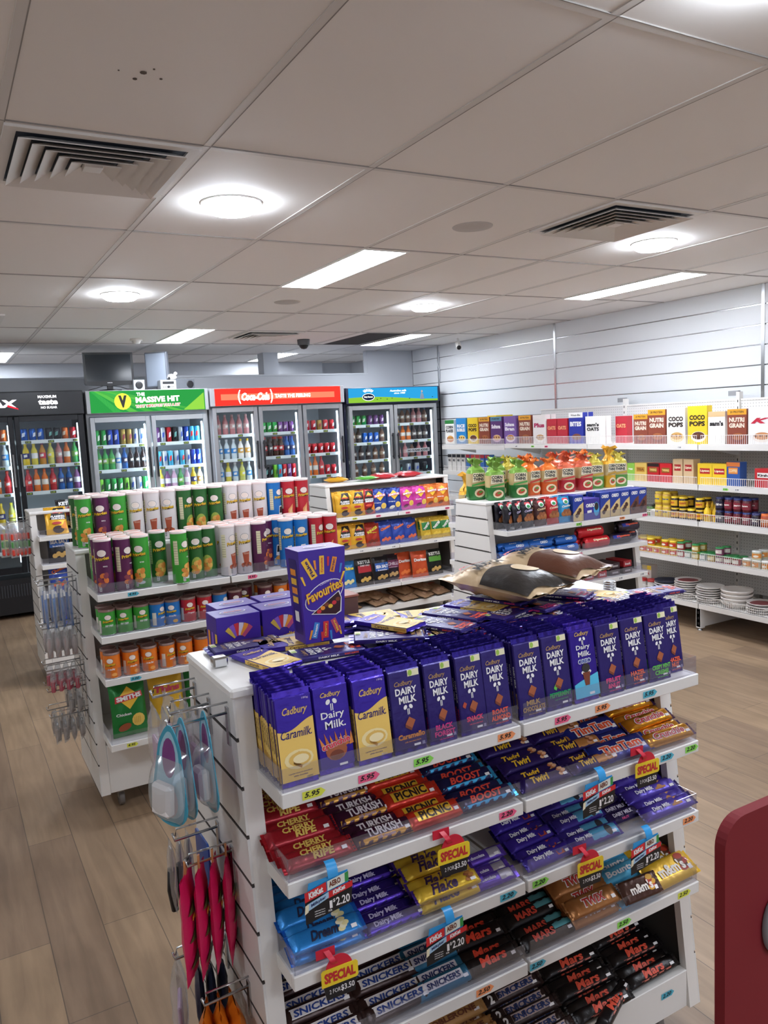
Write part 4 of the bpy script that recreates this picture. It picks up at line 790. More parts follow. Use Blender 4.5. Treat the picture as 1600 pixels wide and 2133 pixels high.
for z, n, k in ((1.105, 4, 'brush'), (.90, 4, 'tube'), (.70, 4, 'redpk'), (.60, 2, 'bit'), (.475, 4, 'bit')):
    for j, y in enumerate((3.90, 4.02)):
        hook(.512, y, z, .17, 'chrome hook on the canister gondola end at height %s, %s' % ({1.105: 'of the toothbrushes', .90: 'of the pale bottles', .70: 'of the red packs', .60: 'just under the red packs', .475: 'of the lowest packs'}[z], ('nearer', 'farther')[j]))
        for i in range(n):
            put('hanging_pack', k, (.512 - .035 - .036 * i, y - .0, z - hh[k] - .006), '%s, %s from the panel on its %s %s hook' % (dn[k], ORD[i], ('near', 'far')[j], {.60: 'upper', .475: 'lower'}.get(z, '')), 'accessory pack', 'small clear packs on the canister gondola end', rz=1.1 + rnd(.2))
hook(.53, 6.2, 1.19, .14, 'chrome hook on the far left gondola end')
m = MB(); 
for i in range(5):
    for j in range(3): m.lathe([(0.001, .0), (.012, .004), (.012, .046), (0.001, .05)], mat(('D8483A', '4E9A4A', 'D85A40')[j], .35), 8, -.052 + .026 * i, 0) if False else m.box(-.062 + .026 * i, -.010, .012 + .056 * j, -.040 + .026 * i, .010, .060 + .056 * j, mat(('D8483A', '4E9A4A', 'D8402E')[j], .35), .006)
q = MB(); pillow(q, None, .14, .25, .035, PLAST, 6, 8); proto('lighters', m, ('wrapper', q))
put('hanging_pack', 'lighters', (.46, 6.18, .93), 'clear bag of red and green items by the fridge at far left', 'accessory pack', rz=.15)
put('hanging_pack', 'lighters', (.40, 6.21, .935), 'clear bag of red and green items, outer one at far left', 'accessory pack', rz=.0)
# ---------------------------------------------------------------- chip canisters
CAN = {'green': ('3FA23A', '2E7A2A'), 'purple': ('5E2452', 'D87A3A'), 'dark green': ('2F6A34', '9CB04A'), 'white': ('E6E0E0', 'B85A36'), 'blue': ('1E78C8', 'E8B44A'), 'red': ('C22836', 'E8A060'), 'orange': ('E87A22', 'F2A85A'), 'maroon': ('5A2030', 'C86A4A')}
def canister(key, col, H, r=.0372):
    base, art = CAN[col]; m = MB(); C_ = mat(base, .3); A_ = mat(art, .45); S_ = cyl(r)
    m.lathe([(r - .001, 0), (r, .003), (r, H - .010)], C_, 24); m.lathe([(r + .0004, 0), (r + .0006, .004), (r, .005)], METAL, 24)
    k = 1 if H > .2 else .72; z = H * (.745 if H > .2 else .70)
    m.ell(S_, 0, z, .0208 * k, .0162 * k, mat('3A2420', .5), .0004, 18); m.ell(S_, 0, z, .0195 * k, .0150 * k, WT, .0006, 18); m.ell(S_, 0, z + .001, .0172 * k, .0125 * k, mat('F4E6DC', .5), .0008, 18)
    yl = mat('F2C52E', .4); bk = mat('2A1A14', .5)
    m.text(S_, 'Pringles', .0006, z - .0268 * k - .0008, .064 * k, .0225 * k, bk, .0008, .1, .06, .12); m.text(S_, 'Pringles', 0, z - .026 * k, .062 * k, .0195 * k, yl, .0014, .1, .03, .12)
    if H > .2:
        if col == 'white':
            m.poly(S_, [(-.016, .105), (.018, .110), (.013, .055), (-.010, .052)], mat('A84A2E', .5), .0008); m.text(S_, 'TEXAS', .001, .100, .026, .007, mat('E0B8A0', .5), .0012)
            for i in range(5): m.ell(S_, -.016 + .009 * i, .045 + .004 * (i % 2), .009, .010, mat(('B85A36', '8A3A22')[i % 2], .5), .0009 + i * .0001, 8, i)
        elif col == 'blue':
            m.poly(S_, [(-.012, .055), (.018, .055), (.016, .110), (-.006, .108)], WT, .0007); m.poly(S_, [(-.007, .072), (.014, .072), (.013, .104), (-.003, .103)], BLACK, .0010); m.ell(S_, .004, .045, .020, .010, mat('D89A4A', .5), .0009, 12, .3)
        elif col == 'red':
            m.poly(S_, [(-.010, .085), (.016, .115), (.012, .08), (.018, .05), (.004, .03), (-.012, .05)], A_, .0008); m.poly(S_, [(-.004, .075), (.010, .10), (.010, .06), (.0, .045)], mat('F2C890', .5), .0011)
        else:
            if col == 'dark green': m.ell(S_, 0, .07, .026, .040, A_, .0005, 16)
            for i in range(6): m.ell(S_, -.014 + .013 * (i % 3), .042 + .020 * (i // 2), .015, .011, mat(('E8B45A', 'D88A3A')[i % 2] if col != 'purple' else ('E07A36', '8A3A4A')[i % 2], .5), .0008 + .0001 * i, 8, i * .9)
            if col in ('green', 'purple'): m.text(S_, 'BBQ' if col == 'purple' else 'sour cream', .012, .122, .018, .006, WT, .001); m.ell(S_, .004, .030, .018, .008, mat('D8E6E0', .5), .0006, 10) if col == 'green' else None
        m.rect(S_, -.022, .012, -.010, .040, WT, .0006); 
        for i in range(5): m.rect(S_, -.0205, .015 + .0048 * i, -.0115, .0172 + .0048 * i, BLACK, .0009)
        m.rect(S_, -.058, .09, -.038, .20, mat('E2DCB8', .5), .0005, 3)
        for i in range(9): m.rect(S_, -.057, .095 + .0115 * i, -.039, .0962 + .0115 * i, mat('5A5648', .5), .0008, 3)
    else:
        m.text(S_, 'sour cream' if col == 'green' else 'Original' if col == 'red' else 'salt', .004, z - .052 * k, .034, .009, WT, .0012, .2)
        if col in ('orange', 'blue'): m.ell(S_, .016, .020, .012, .008, A_, .0008, 10)
        m.rect(S_, -.050, .012, -.032, .07, mat('E2DCD0', .5), .0005, 3)
    lid = MB(); lm = mat('E8D8D4', .25) if H > .2 else mat('8A6E66', .25)
    lid.lathe([(r + .001, H - .011), (r + .0014, H - .001), (r - .001, H), (r - .003, H - .0018), (0.001, H - .002)], lm, 24); lid.ell(top(H - .002), 0, 0, r * .8, r * .8, mat('D8A8A0', .35) if H > .2 else mat('6A4A44', .4), .0006, 18)
    proto(key, m, ('lid', lid))
for c_ in CAN: canister('tall_' + c_, c_, .243) if c_ not in ('orange', 'maroon') else None; canister('short_' + c_, c_, .118, .0355) if c_ not in ('white', 'dark green', 'purple') else None
top_seq = ['green', 'purple', 'green', 'white', 'white', 'white', 'dark green', 'dark green', 'dark green', 'white', 'white', 'white', 'blue', 'red', 'red']
G = {'g': 'green', 'p': 'purple', 'd': 'dark green', 'w': 'white', 'b': 'blue', 'r': 'red', 'o': 'orange', 'm': 'maroon'}
def can_row(seq, xs, y, z, pre, where, grp, ym=None, rzs=None):
    n = len(seq)
    for i, (s_, x) in enumerate(zip(seq, xs)):
        put('chip_canister', pre + '_' + G[s_], (x, (ym or {}).get(i, y), z), '%s %s canister, %s %s' % (G[s_], pre, ORD[i], where), 'chip canister', grp, rz=(rzs or {}).get(i, -.22 + rnd(.28)))
can_row('gpgwwwdddwwwbrr', [.572 + .0795 * i for i in range(15)], 3.915, 1.2505, 'tall', 'in the front row on the top board', 'tall canisters on the top board', rzs={12: .55, 0: .0, 6: .6})
can_row('dwggpwwddwwddbr', [.560 + .0795 * i for i in range(15)], 3.997, 1.2505, 'tall', 'in the middle row on the top board', 'tall canisters on the top board')
can_row('wwpggdwwwdbbrr', [.640 + .0795 * i for i in range(14)], 4.078, 1.2505, 'tall', 'in the rear row on the top board', 'tall canisters on the top board')
can_row('ppgdgddwwpbbrr', [.594, .676, .756, .882 - .03, .905 + .02, 1.008, 1.075 + .003, 1.160, 1.240, 1.320, 1.462, 1.541, 1.622, 1.702], 3.62, 1.0805, 'tall', 'along the front of the upper shelf', 'tall canisters on the second level', {3: 3.70, 4: 3.60, 6: 3.66, 5: 3.64}, rzs={0: -.35, 1: .55, 4: .6, 9: .9, 7: .5, 12: .6})
can_row('pggwwdpbbwrr', [.594, .676, .756, 1.16, 1.24, 1.02, 1.385, 1.45, 1.535, 1.305, 1.615, 1.695], 3.705, 1.0805, 'tall', 'in the second row of the shelf', 'tall canisters on the second level')
can_row('ggwwrrppww', [.60, .68, .76, 1.16, 1.24, 1.32, 1.40, 1.48, 1.56, 1.64], 3.79, 1.0805, 'tall', 'in the back row of the shelf', 'tall canisters on the second level')
can_row('gggbbrrbmmoo', [.588, .662, .736, .806, .878, .952, 1.030, 1.105, 1.180, 1.335, 1.415, 1.490], 3.625, .8905, 'short', 'along the front of the third level', 'short canisters on the third level', rzs={3: .6, 7: .6})
can_row('gggbbrrmmoor', [.590, .664, .738, .808, .880, .990, 1.065, 1.180, 1.26, 1.345, 1.42, 1.62], 3.705, .8905, 'short', 'in the second row of the third level', 'short canisters on the third level')
can_row('ooooooo', [.590, .672, .754, .836, .918, 1.0, 1.082], 3.612, .6965, 'short', 'along the front of the fourth level', 'orange canisters on the fourth level', rzs={3: .4, 5: 1.4})
can_row('ooooooo', [.590, .672, .754, .836, .918, 1.0, 1.082], 3.692, .6965, 'short', 'in the second row of the fourth level', 'orange canisters on the fourth level')
# ---------------------------------------------------------------- chip bags
def bag(key, col, w, h, T, art, metal=.25, r=.3, nu=10, nv=14):
    m = MB(); S_ = pillow(m, None, w, h, T, mat(col, r, metal, 0, 'foil'), nu, nv); art(m, S_, w, h)
    for z0 in (.0, h * .965): m.rect(lambda u, v, hh: (u, -hh - .0006, v), -w * .48, z0, w * .48, z0 + h * .03, mat(col, .25, .6, 0, 'foil'), .0005)
    proto(key, m)
def smiths(sub, c2, big=0):
    def a(m, S_, w, h):
        m.poly(S_, [(0, h * .92), (w * .30, h * .72), (0, h * .50), (-w * .30, h * .72)], GY, .002); 
        m.poly(S_, [(-w * .38, h * .64), (w * .38, h * .70), (w * .36, h * .80), (-w * .36, h * .76)], RD, .004); m.text(S_, 'SMITHS', 0, h * .725, w * .68, h * .085, WT, .006, 0, .05, .08)
        m.text(S_, sub, -w * .18, h * .42, w * .40, h * .05, WT, .004)
        m.ell(S_, w * .20, h * .28, w * .18, h * .12, mat('E8C45A', .5), .003, 12, .8); m.ell(S_, -w * .18, h * .18, w * .18, h * .07, mat(c2, .5), .003, 12, .3)
        for i in range(4): m.rect(S_, w * .09 + i * w * .05, h * .22, w * .10 + i * w * .05, h * .34, mat('B8862E', .5), .0045)
    return a
bag('b_smith_green', '1E7A34', .165, .245, .055, smiths('Chicken', '9A4A26'))
bag('b_blue', '1E3A8E', .150, .205, .045, smiths('Original', 'D8D2C0')); bag('b_pink', 'C83A9A', .150, .20, .045, smiths('Salt', '6A2A4A')); bag('b_orange', 'D8702A', .150, .205, .05, smiths('BBQ', '7A3A1A'))
def loud(line1, line2, c):
    def a(m, S_, w, h):
        m.poly(S_, [(-w * .30, h * .50), (w * .44, h * .50), (w * .40, h * .95), (-w * .05, h * .95)], mat('1E1A1A', .4), .002); m.poly(S_, [(-w * .15, h * .72), (w * .32, h * .74), (w * .10, h * .90)], GY, .003); m.text(S_, 'SMITHS', w * .10, h * .74, w * .46, h * .06, RD, .005, 0, .05)
        m.text(S_, line1, w * .08, h * .60, w * .62, h * .07, WT, .004, 0, .05); m.text(S_, line2, w * .08, h * .52, w * .58, h * .07, WT, .004, 0, .05)
        m.ell(S_, 0, h * .36, w * .22, h * .05, mat(c, .5), .003, 12); m.ell(S_, w * .05, h * .15, w * .26, h * .12, mat('3A2420', .5), .003, 12); m.poly(S_, [(w * .15, h * .2), (w * .42, h * .45), (w * .42, h * .1)], mat('E08A2E', .5), .003)
    return a
bag('b_yellow', 'E0A82A', .150, .215, .045, loud('FLAMING', 'CHICKEN', 'B02A24')); bag('b_redblack', 'A8242A', .150, .215, .045, loud('SIZZLING', 'BEEF', 'D84A34'))
def words(t, c, ov='D8D2C0', two=None, sh=.1, rot=0., y=.72, panel_=None):
    def a(m, S_, w, h):
        if panel_: m.poly(S_, [(-w * .40, h * panel_[1]), (w * .40, h * panel_[1]), (w * .40, h * panel_[2]), (-w * .40, h * panel_[2])], mat(panel_[0], .4), .002)
        m.text(S_, t, 0, h * y, w * .74, h * .12, mat(c, .4), .005, sh, .05, rot)
        if two: m.text(S_, two, 0, h * (y - .13), w * .56, h * .055, mat(c, .4), .005)
        for i in range(4): m.ell(S_, w * (-.22 + .14 * i), h * (.20 + .05 * (i % 2)), w * .11, h * .07, mat(ov, .5), .003 + .0003 * i, 10, i)
    return a
bag('b_rings', 'B0301E', .145, .20, .045, words('RINGS', 'E0D23A', '7A2A1A', 'burger', 0, .5)); bag('b_cheetos', '2E4AA8', .145, .205, .045, words('Cheetos', 'E8702A', 'D86A4A', None, .2, .35))
bag('b_twist', 'D8B43A', .120, .19, .045, words('TWISTIES', 'F0F0E8', 'E8C84A', None, 0, .75, .62, ('1E7A3A', .42, .80))); bag('b_thins_blue', '2A7AC0', .150, .235, .05, words('Thins', 'E8D23A', 'E8DCA0'))
bag('b_thins', 'DDAE2A', .165, .245, .05, words('Thins', 'B8324A', 'E8CE6A')); bag('b_doritos', 'D2542A', .165, .235, .05, words('Doritos', 'F4F0EC', 'E87A3A', None, 0, 0, .66))
bag('b_kettle_red', '1E1A1C', .165, .24, .05, words('KETTLE', 'F0F0F0', 'D8B05A', 'SWEET CHILLI', 0, 0, .86, ('B02A34', .48, .74))); bag('b_kettle_blue', '1C1A20', .165, .235, .05, words('SEA SALT', 'F0F0F0', 'C8A05A', 'kettle', 0, 0, .62, ('2A62B8', .46, .76)))
bag('b_kettle_purple', '2A1E2A', .15, .235, .05, words('CHILLI', 'E0C8D8', 'C8A06A', 'cracked pepper', 0, 0, .62, ('7A2A5A', .46, .76))); bag('b_kettle_green', '1A1C1A', .17, .235, .05, words('KETTLE', 'E8E8E0', 'C8A05A', None, 0, 0, .82, ('5A9A3A', .52, .72)))
bag('b_brown', '8A6A4E', .19, .26, .055, words('CORN', 'C84A34', 'A8846A', None, 0, 0, .7), .0, .55); bag('b_redwhite', 'C8303A', .18, .25, .05, words('TRAY', 'F4ECE8', 'F0E8E4', None, 0, 0, .7)); bag('b_greenflat', '5AB43A', .14, .2, .03, words('peas', 'F0F0F0', 'E0D23A'))
def stand(key, x, y, z, lab, rz=0., lean=.12, grp=None): return put('chip_bag', key, (x, y, z), lab, 'chip bag', grp, rz=rz, rx=-lean)
gz = 'chip bags on the middle chip gondola'
R = lambda l, d: '%s chip bag on %s of the far chip gondola' % (l, d)
s1 = [('b_yellow', 2.975, 5.99, 'yellow back-left'), ('b_yellow', 3.055, 6.03, 'yellow tucked behind, second'), ('b_redblack', 3.215, 6.0, 'red and black'), ('b_blue', 3.345, 6.02, 'left navy'), ('b_blue', 3.49, 6.02, 'right navy'), ('b_pink', 3.63, 6.02, 'left magenta'), ('b_pink', 3.765, 6.02, 'right magenta'), ('b_orange', 3.89, 6.02, 'left orange'), ('b_orange', 4.005, 6.02, 'right orange')]
s1[1] = ('b_yellow', 3.10, 5.985, 'front yellow')
for k, x, y, l in s1:
    stand(k, x, y + .03, .974, R(l, 'the top shelf front'), rnd(.12), .14, gz)
    stand(k, x + .01, y + .115, .974, R(l + ' rear', 'the top shelf'), rnd(.2), .12, gz)
for k, x, l in [('b_yellow', 2.975, 'leftmost yellow'), ('b_yellow', 3.11, 'second yellow'), ('b_rings', 3.25, 'burnt red'), ('b_cheetos', 3.385, 'leftmost blue and orange'), ('b_cheetos', 3.52, 'middle blue and orange'), ('b_cheetos', 3.65, 'rightmost blue and orange'), ('b_twist', 3.81, 'left green-panelled yellow'), ('b_twist', 3.92, 'middle green-panelled yellow'), ('b_twist', 4.02, 'right green-panelled yellow')]:
    stand(k, x, 6.04, .687, R(l, 'the middle shelf front'), rnd(.15), .18, gz); stand(k, x + .01, 6.13, .687, R(l + ' rear', 'the middle shelf'), rnd(.2), .12, gz)
for k, x, l in [('b_thins_blue', 3.0, 'light blue'), ('b_kettle_red', 3.165, 'black and red'), ('b_kettle_blue', 3.335, 'black and blue'), ('b_kettle_purple', 3.475, 'black and purple'), ('b_doritos', 3.60, 'left orange-red'), ('b_doritos', 3.735, 'right orange-red'), ('b_kettle_green', 3.90, 'black and green')]:
    stand(k, x, 6.05 + (.05 if l in ('black and purple', 'left orange-red') else 0), .347, R(l, 'the bottom shelf'), rnd(.1), .18, gz)
for i, (x, y, lv) in enumerate(((3.02, 6.0, 0), (3.14, 6.03, 1), (3.30, 6.0, 0), (3.32, 6.05, 1), (3.46, 6.03, 0), (3.60, 6.0, 0), (3.62, 6.05, 1), (3.80, 6.0, 0), (3.84, 6.05, 1), (3.97, 6.02, 0))):
    put('chip_bag', 'b_brown', (x, y, .165 + lv * .05), 'brown paper-look bag on the low ledge, %s from the left' % ORD[i], 'chip bag', 'brown bags on the low ledge', rx=-PI / 2 + .25, rz=.5 + rnd(.3))
for k, x, y, l, rz in (('b_yellow', 3.05, 6.30, 'yellow and black bag flat on the far chip gondola top', 1.2), ('b_greenflat', 3.30, 6.22, 'small green bag flat on the far chip gondola top', 1.4), ('b_redwhite', 3.52, 6.26, 'red and white bag flat on the far chip gondola top', 1.3), ('b_redwhite', 3.77, 6.28, 'second red and white bag, rightmost on the gondola top', 1.7)):
    put('chip_bag', k, (x + .12, y, 1.275), l, 'chip bag', rx=-PI / 2, rz=rz)
stand('b_smith_green', .655, 3.655, .397, 'big green chip bag low on the canister gondola', .05, .16); stand('b_thins', .835, 3.68, .397, 'big yellow chip bag beside the big green one', .05, .12); stand('b_smith_green', 1.01, 3.70, .397, 'green chip bag half hidden by the nearest gondola', .0, .12)
for k, x, y, z, l in (('b_yellow', .70, 6.05, 1.081, 'yellow chip bag on the top shelf of the far left gondola'), ('b_kettle_blue', .88, 6.08, 1.081, 'blue and black chip bag on the top shelf, far left gondola'), ('b_kettle_red', .80, 6.16, 1.081, 'black chip bag at the back of the far left gondola'), ('b_kettle_blue', .70, 6.03, .881, 'grey-blue chip bag on the second shelf, far left gondola'), ('b_kettle_purple', .86, 6.06, .881, 'dark chip bag on the second shelf, far left gondola'), ('b_cheetos', .68, 6.02, .681, 'bright blue chip bag on the third shelf, far left gondola'), ('b_thins_blue', .84, 6.04, .681, 'light blue bag on the third shelf, far left gondola'), ('b_cheetos', .76, 6.0, .431, 'blue bag on the lowest shelf of the far left gondola')):
    stand(k, x, y, z, l, 0, .25 if k != 'b_yellow' else .5)
put('chip_bag', 'b_redwhite', (1.15, 6.27, 1.28), 'orange-red bag on top behind the white canisters', 'chip bag', rx=-PI / 2, rz=1.5)
# big brown crisp bags on the nearest gondola
def bigbag(c2):
    m = MB(); w, h, T = .21, .30, .075; S_ = pillow(m, None, w, h, T, mat('C9AE8A', .35, .15, 0, 'foil'), 16, 20, p=.8)
    m.grid(lambda a, b: S_(w * .49 * (2 * a - 1), h * (.03 + .50 * b + .04 * math.sin(a * 5)), .0045), 28, 20, mat(c2, .3, .2, 0, 'foil')); m.ell(S_, w * .14, h * .36, w * .20, h * .12, mat('D8C09A', .4), .0062, 20)
    m.text(S_, 'MUD CAKE', 0, h * .66, w * .66, h * .09, BLACK, .009, 0, .06); m.text(S_, 'choc coated', 0, h * .75, w * .5, h * .05, BLACK, .008); m.text(S_, 'ARNOTTS', -w * .1, h * .84, w * .55, h * .06, RD, .009, .3, .05)
    return m
proto('bigbag1', bigbag('2A2624')); proto('bigbag2', bigbag('5A3424'))
put('biscuit_bag', 'bigbag1', (1.345, 1.535, 1.322), 'left big brown and black biscuit bag on the chocolate blocks', 'biscuit bag', rx=-PI / 2 + .06, rz=.28)
put('biscuit_bag', 'bigbag2', (1.545, 1.585, 1.335), 'right big brown biscuit bag lying beyond the black one', 'biscuit bag', rx=-PI / 2 + .06, rz=.35)
# ---------------------------------------------------------------- rice cake loaves on the biscuit gondola
def loaf(key, col, band, ruff, H=.185, w=.115, d=.095, neck=.055):
    m = MB(); B_ = mat('CDB684', .3, .1, 0, 'foil'); C_ = mat(col, .3, .1, 0, 'foil'); Rf = mat(ruff, .3, .2, 0, 'foil')
    def ring(z, k, kk=0, n=20):
        o = []
        for i in range(n):
            t = 2 * PI * i / n; c, s = math.cos(t), math.sin(t); q = 1 + kk * math.sin(t * 5)
            o.append((w / 2 * k * q * math.copysign(abs(c) ** .55, c), d / 2 * k * q * math.copysign(abs(s) ** .55, s), z))
        return o
    def loft(prs, mt):
        v = [p for r_ in prs for p in r_]; n = 20
        m.add(v, [(j * n + i, j * n + (i + 1) % n, (j + 1) * n + (i + 1) % n, (j + 1) * n + i) for j in range(len(prs) - 1) for i in range(n)], mt, True)
    sd = random.Random(len(key) * 7 + ord(key[2]))
    jag = lambda r_, q: [(x + sd.uniform(-q, q), y + sd.uniform(-q, q), z + sd.uniform(-q, q)) for x, y, z in r_]
    loft([ring(0, .90), ring(.006, 1), ring(H * .44, 1)], C_); m.add(ring(0, .9), [tuple(range(20))[::-1]], C_)
    loft([ring(H * .44, 1), ring(H * .84, 1.0)], B_); loft([ring(H * .84, 1.0), jag(ring(H * .95, .88), .003)], Rf)
    loft([ring(H * .95, .88), jag(ring(H, .66, .10), .006), jag(ring(H + neck * .22, .34, .2), .006), jag(ring(H + neck * .35, .24, .2), .004), jag(ring(H + neck * .6, .46, .35), .012), jag(ring(H + neck * .85, .66, .5), .018)], Rf)
    F0 = front(-d / 2 - .001)
    m.poly(F0, [(-w * .36, H * .56), (w * .36, H * .60), (w * .34, H * .86), (-w * .30, H * .86)], mat('EFE6C8', .4), .0008); m.text(F0, 'CORN', 0, H * .78, w * .60, H * .11, BLACK, .0016, 0, .04); m.text(F0, 'THINS', 0, H * .66, w * .60, H * .10, BLACK, .0016, 0, .04)
    m.poly(F0, [(-w * .40, H * .44), (w * .40, H * .52), (w * .40, H * .58), (-w * .40, H * .50)], mat(band, .4), .0014)
    m.ell(F0, w * .05, H * .22, w * .30, H * .14, mat('E8D8B0', .4), .0012, 14); m.ell(F0, w * .05, H * .22, w * .20, H * .08, mat('B8482E', .4), .0016, 12, .3); m.ell(F0, w * .1, H * .25, w * .12, H * .03, mat('4E9A3A', .4), .0019, 10, .3)
    m.poly(left(-w / 2 - .001), [(-d * .3, H * .1), (d * .3, H * .1), (0, H * .5)], C_, .0006)
    proto(key, m)
loaf('l_green', '2E7A3A', '4AA24A', '7EA848'); loaf('l_orange', 'D8602A', 'C03A2A', 'E87A2E'); loaf('l_red', 'B82A34', 'C83A3A', 'D86A4A'); loaf('l_yellow', 'E0A82A', 'C89A3A', 'F0B43A', .19, .085, .085, .10); loaf('l_pale', '5E9A46', 'C8A83A', 'C8B84A')
lv_ = [('l_green', 2.965, 4.09, 'green loaf bag at the rear left'), ('l_green', 3.02, 3.965, 'green loaf bag, front left corner'), ('l_green', 3.13, 4.09, 'dark green loaf bag behind the front two'), ('l_green', 3.215, 3.975, 'large green loaf bag, second in front'), ('l_orange', 3.345, 4.01, 'orange loaf bag beside the large green'), ('l_orange', 3.46, 3.975, 'bright orange loaf bag in front'), ('l_red', 3.615, 3.975, 'red loaf bag, centre front'), ('l_red', 3.62, 4.10, 'red loaf bag behind the centre red'), ('l_red', 3.775, 3.98, 'red and cream loaf bag right of centre'), ('l_pale', 3.895, 3.995, 'pale green loaf bag right of the reds'), ('l_yellow', 3.99, 3.965, 'tall amber bag with a knotted top'), ('l_pale', 4.09, 3.97, 'yellow-green loaf bag at the right end'), ('l_orange', 3.40, 4.13, 'orange loaf bag in the rear row'), ('l_red', 3.75, 4.11, 'red loaf bag, rear right'), ('l_pale', 3.26, 4.13, 'pale loaf bag, rear left'), ('l_orange', 3.88, 4.12, 'orange loaf bag at the rear right end')]
for k, x, y, l in lv_: put('rice_cake_bag', k, (x, y, 1.2505), l + ' on the biscuit gondola', 'rice cake bag', 'rice cake bags on the gondola top', rz=-.25 + rnd(.3), s=1. if y < 4.05 else (1, 1, 1.08))
put('popcorn_bag', 'l_yellow', (3.045, 4.30, 1.081), 'tall yellow bag showing behind the left end of biscuit gondola', 'snack bag', rz=-.3, s=(1.3, 1.1, 1.15))
# ---------------------------------------------------------------- biscuits on that gondola
def carton(key, w, h, d, col, art=None, side=None, c=.001):
    m = MB(); m.box(-w / 2, 0, 0, w / 2, d, h, mat(col, .4), c)
    if art: art(m, front(0), w, h)
    if side: m.rect(left(-w / 2), -d * .95, h * .02, -d * .05, h * .98, mat(side, .4), .0004)
    proto(key, m)
def oreo_art(c2, c3):
    def a(m, S_, w, h):
        m.poly(S_, [(-w * .5, 0), (w * .5, 0), (w * .5, h * .72), (w * .1, h * .60), (-w * .5, h * .30)], mat(c2, .4), .0006); m.text(S_, 'OREO', 0, h * .84, w * .72, h * .14, WT, .001, .2, .05)
        for i in range(3): m.ell(S_, w * (-.15 + .15 * i), h * (.22 + .1 * i), w * .16, h * .09, mat(c3, .5), .001 + .0002 * i, 12, .4)
    return a
carton('oreo_gold', .085, .165, .05, '1E3A9A', oreo_art('D8BE84', '4A2A20'), '1A2A6A'); carton('oreo_brown', .085, .165, .05, '1E3A9A', oreo_art('6A3A2A', '3A1E18'), '1A2A6A')
def oreo_wide(m, S_, w, h): m.text(S_, 'OREO', -w * .10, h * .68, w * .56, h * .18, WT, .001, .1, .06); m.ell(S_, w * .28, h * .48, w * .18, h * .34, mat('4AA8D8', .4), .0008, 16); m.ell(S_, w * .28, h * .60, w * .13, h * .19, mat('2A2422', .5), .0012, 16); m.poly(S_, [(-w * .3, h * .32), (-w * .02, h * .34), (-w * .02, h * .46), (-w * .3, h * .44)], WT, .001)
carton('oreo_wide', .135, .135, .06, '3A2E96', oreo_wide, '2A1E6A')
def cookiebag(key, col, c2):
    m = MB(); S_ = pillow(m, None, .098, .165, .045, mat(col, .3, .15, 0, 'foil'), 8, 10); m.ell(S_, 0, .132, .022, .016, WT, .0035, 12); m.ell(S_, 0, .130, .014, .010, mat('3A9A5A', .4), .005, 10); m.poly(S_, [(-.026, .142), (.026, .142), (.018, .156), (-.018, .156)], RD, .003)
    m.text(S_, 'Cookies', 0, .104, .070, .014, mat(c2, .4), .0045, .3, .04, .08)
    for i in range(5): m.ell(S_, -.024 + .012 * i, .055 + .014 * (i % 2), .017, .017, mat(('A86A3A', '8A4E2A')[i % 2], .5), .004 + .0003 * i, 10)
    proto(key, m)
cookiebag('ck_black', '1E1C24', 'C8BFE0'); cookiebag('ck_brown', '46221E', 'E8C89A'); cookiebag('ck_red', 'C02A2A', 'F0D8B8'); cookiebag('ck_blue', '2E9AD0', 'F0E8D8')
zc = 1.0815
bs = [('ck_black', 2.975, .7, 'black cookie bag turned sideways, leftmost'), ('ck_black', 3.045, .55, 'black cookie bag, second from the left end'), ('ck_black', 3.125, .1, 'black cookie bag facing forward'), ('ck_brown', 3.228, .05, 'dark brown cookie bag'), ('ck_red', 3.330, .0, 'red cookie bag'), ('ck_blue', 3.430, .0, 'sky blue cookie bag')]
for k, x, rz, l in bs:
    put('cookie_bag', k, (x, 3.785, zc), l + ' on the biscuit shelf', 'cookie bag', 'cookie bags on the biscuit shelf', rz=rz, rx=-.10); put('cookie_bag', k, (x + .01, 3.875, zc), l + ', the one directly behind it', 'cookie bag', 'cookie bags on the biscuit shelf', rz=rz * .5, rx=-.06)
xs_ = [('oreo_gold', 3.515, 'cream and navy biscuit carton next to the sky blue bag'), ('oreo_wide', 3.632, 'wide violet biscuit carton'), ('oreo_gold', 3.748, 'cream and navy biscuit carton right of wide violet one'), ('oreo_gold', 3.838, 'cream and navy biscuit carton, middle of the row'), ('oreo_gold', 3.927, 'cream and navy biscuit carton left of the browns'), ('oreo_brown', 4.015, 'brown and navy biscuit carton, left'), ('oreo_brown', 4.09, 'brown and navy biscuit carton at the shelf end')]
for k, x, l in xs_:
    for j in range(3): put('biscuit_carton', k, (x, 3.755 + .064 * j, zc), l + (', front', ', second behind', ', third behind')[j], 'biscuit carton', 'biscuit cartons on the biscuit shelf', rz=-.02, s=(.9 if k == 'oreo_brown' else 1, 1, 1))
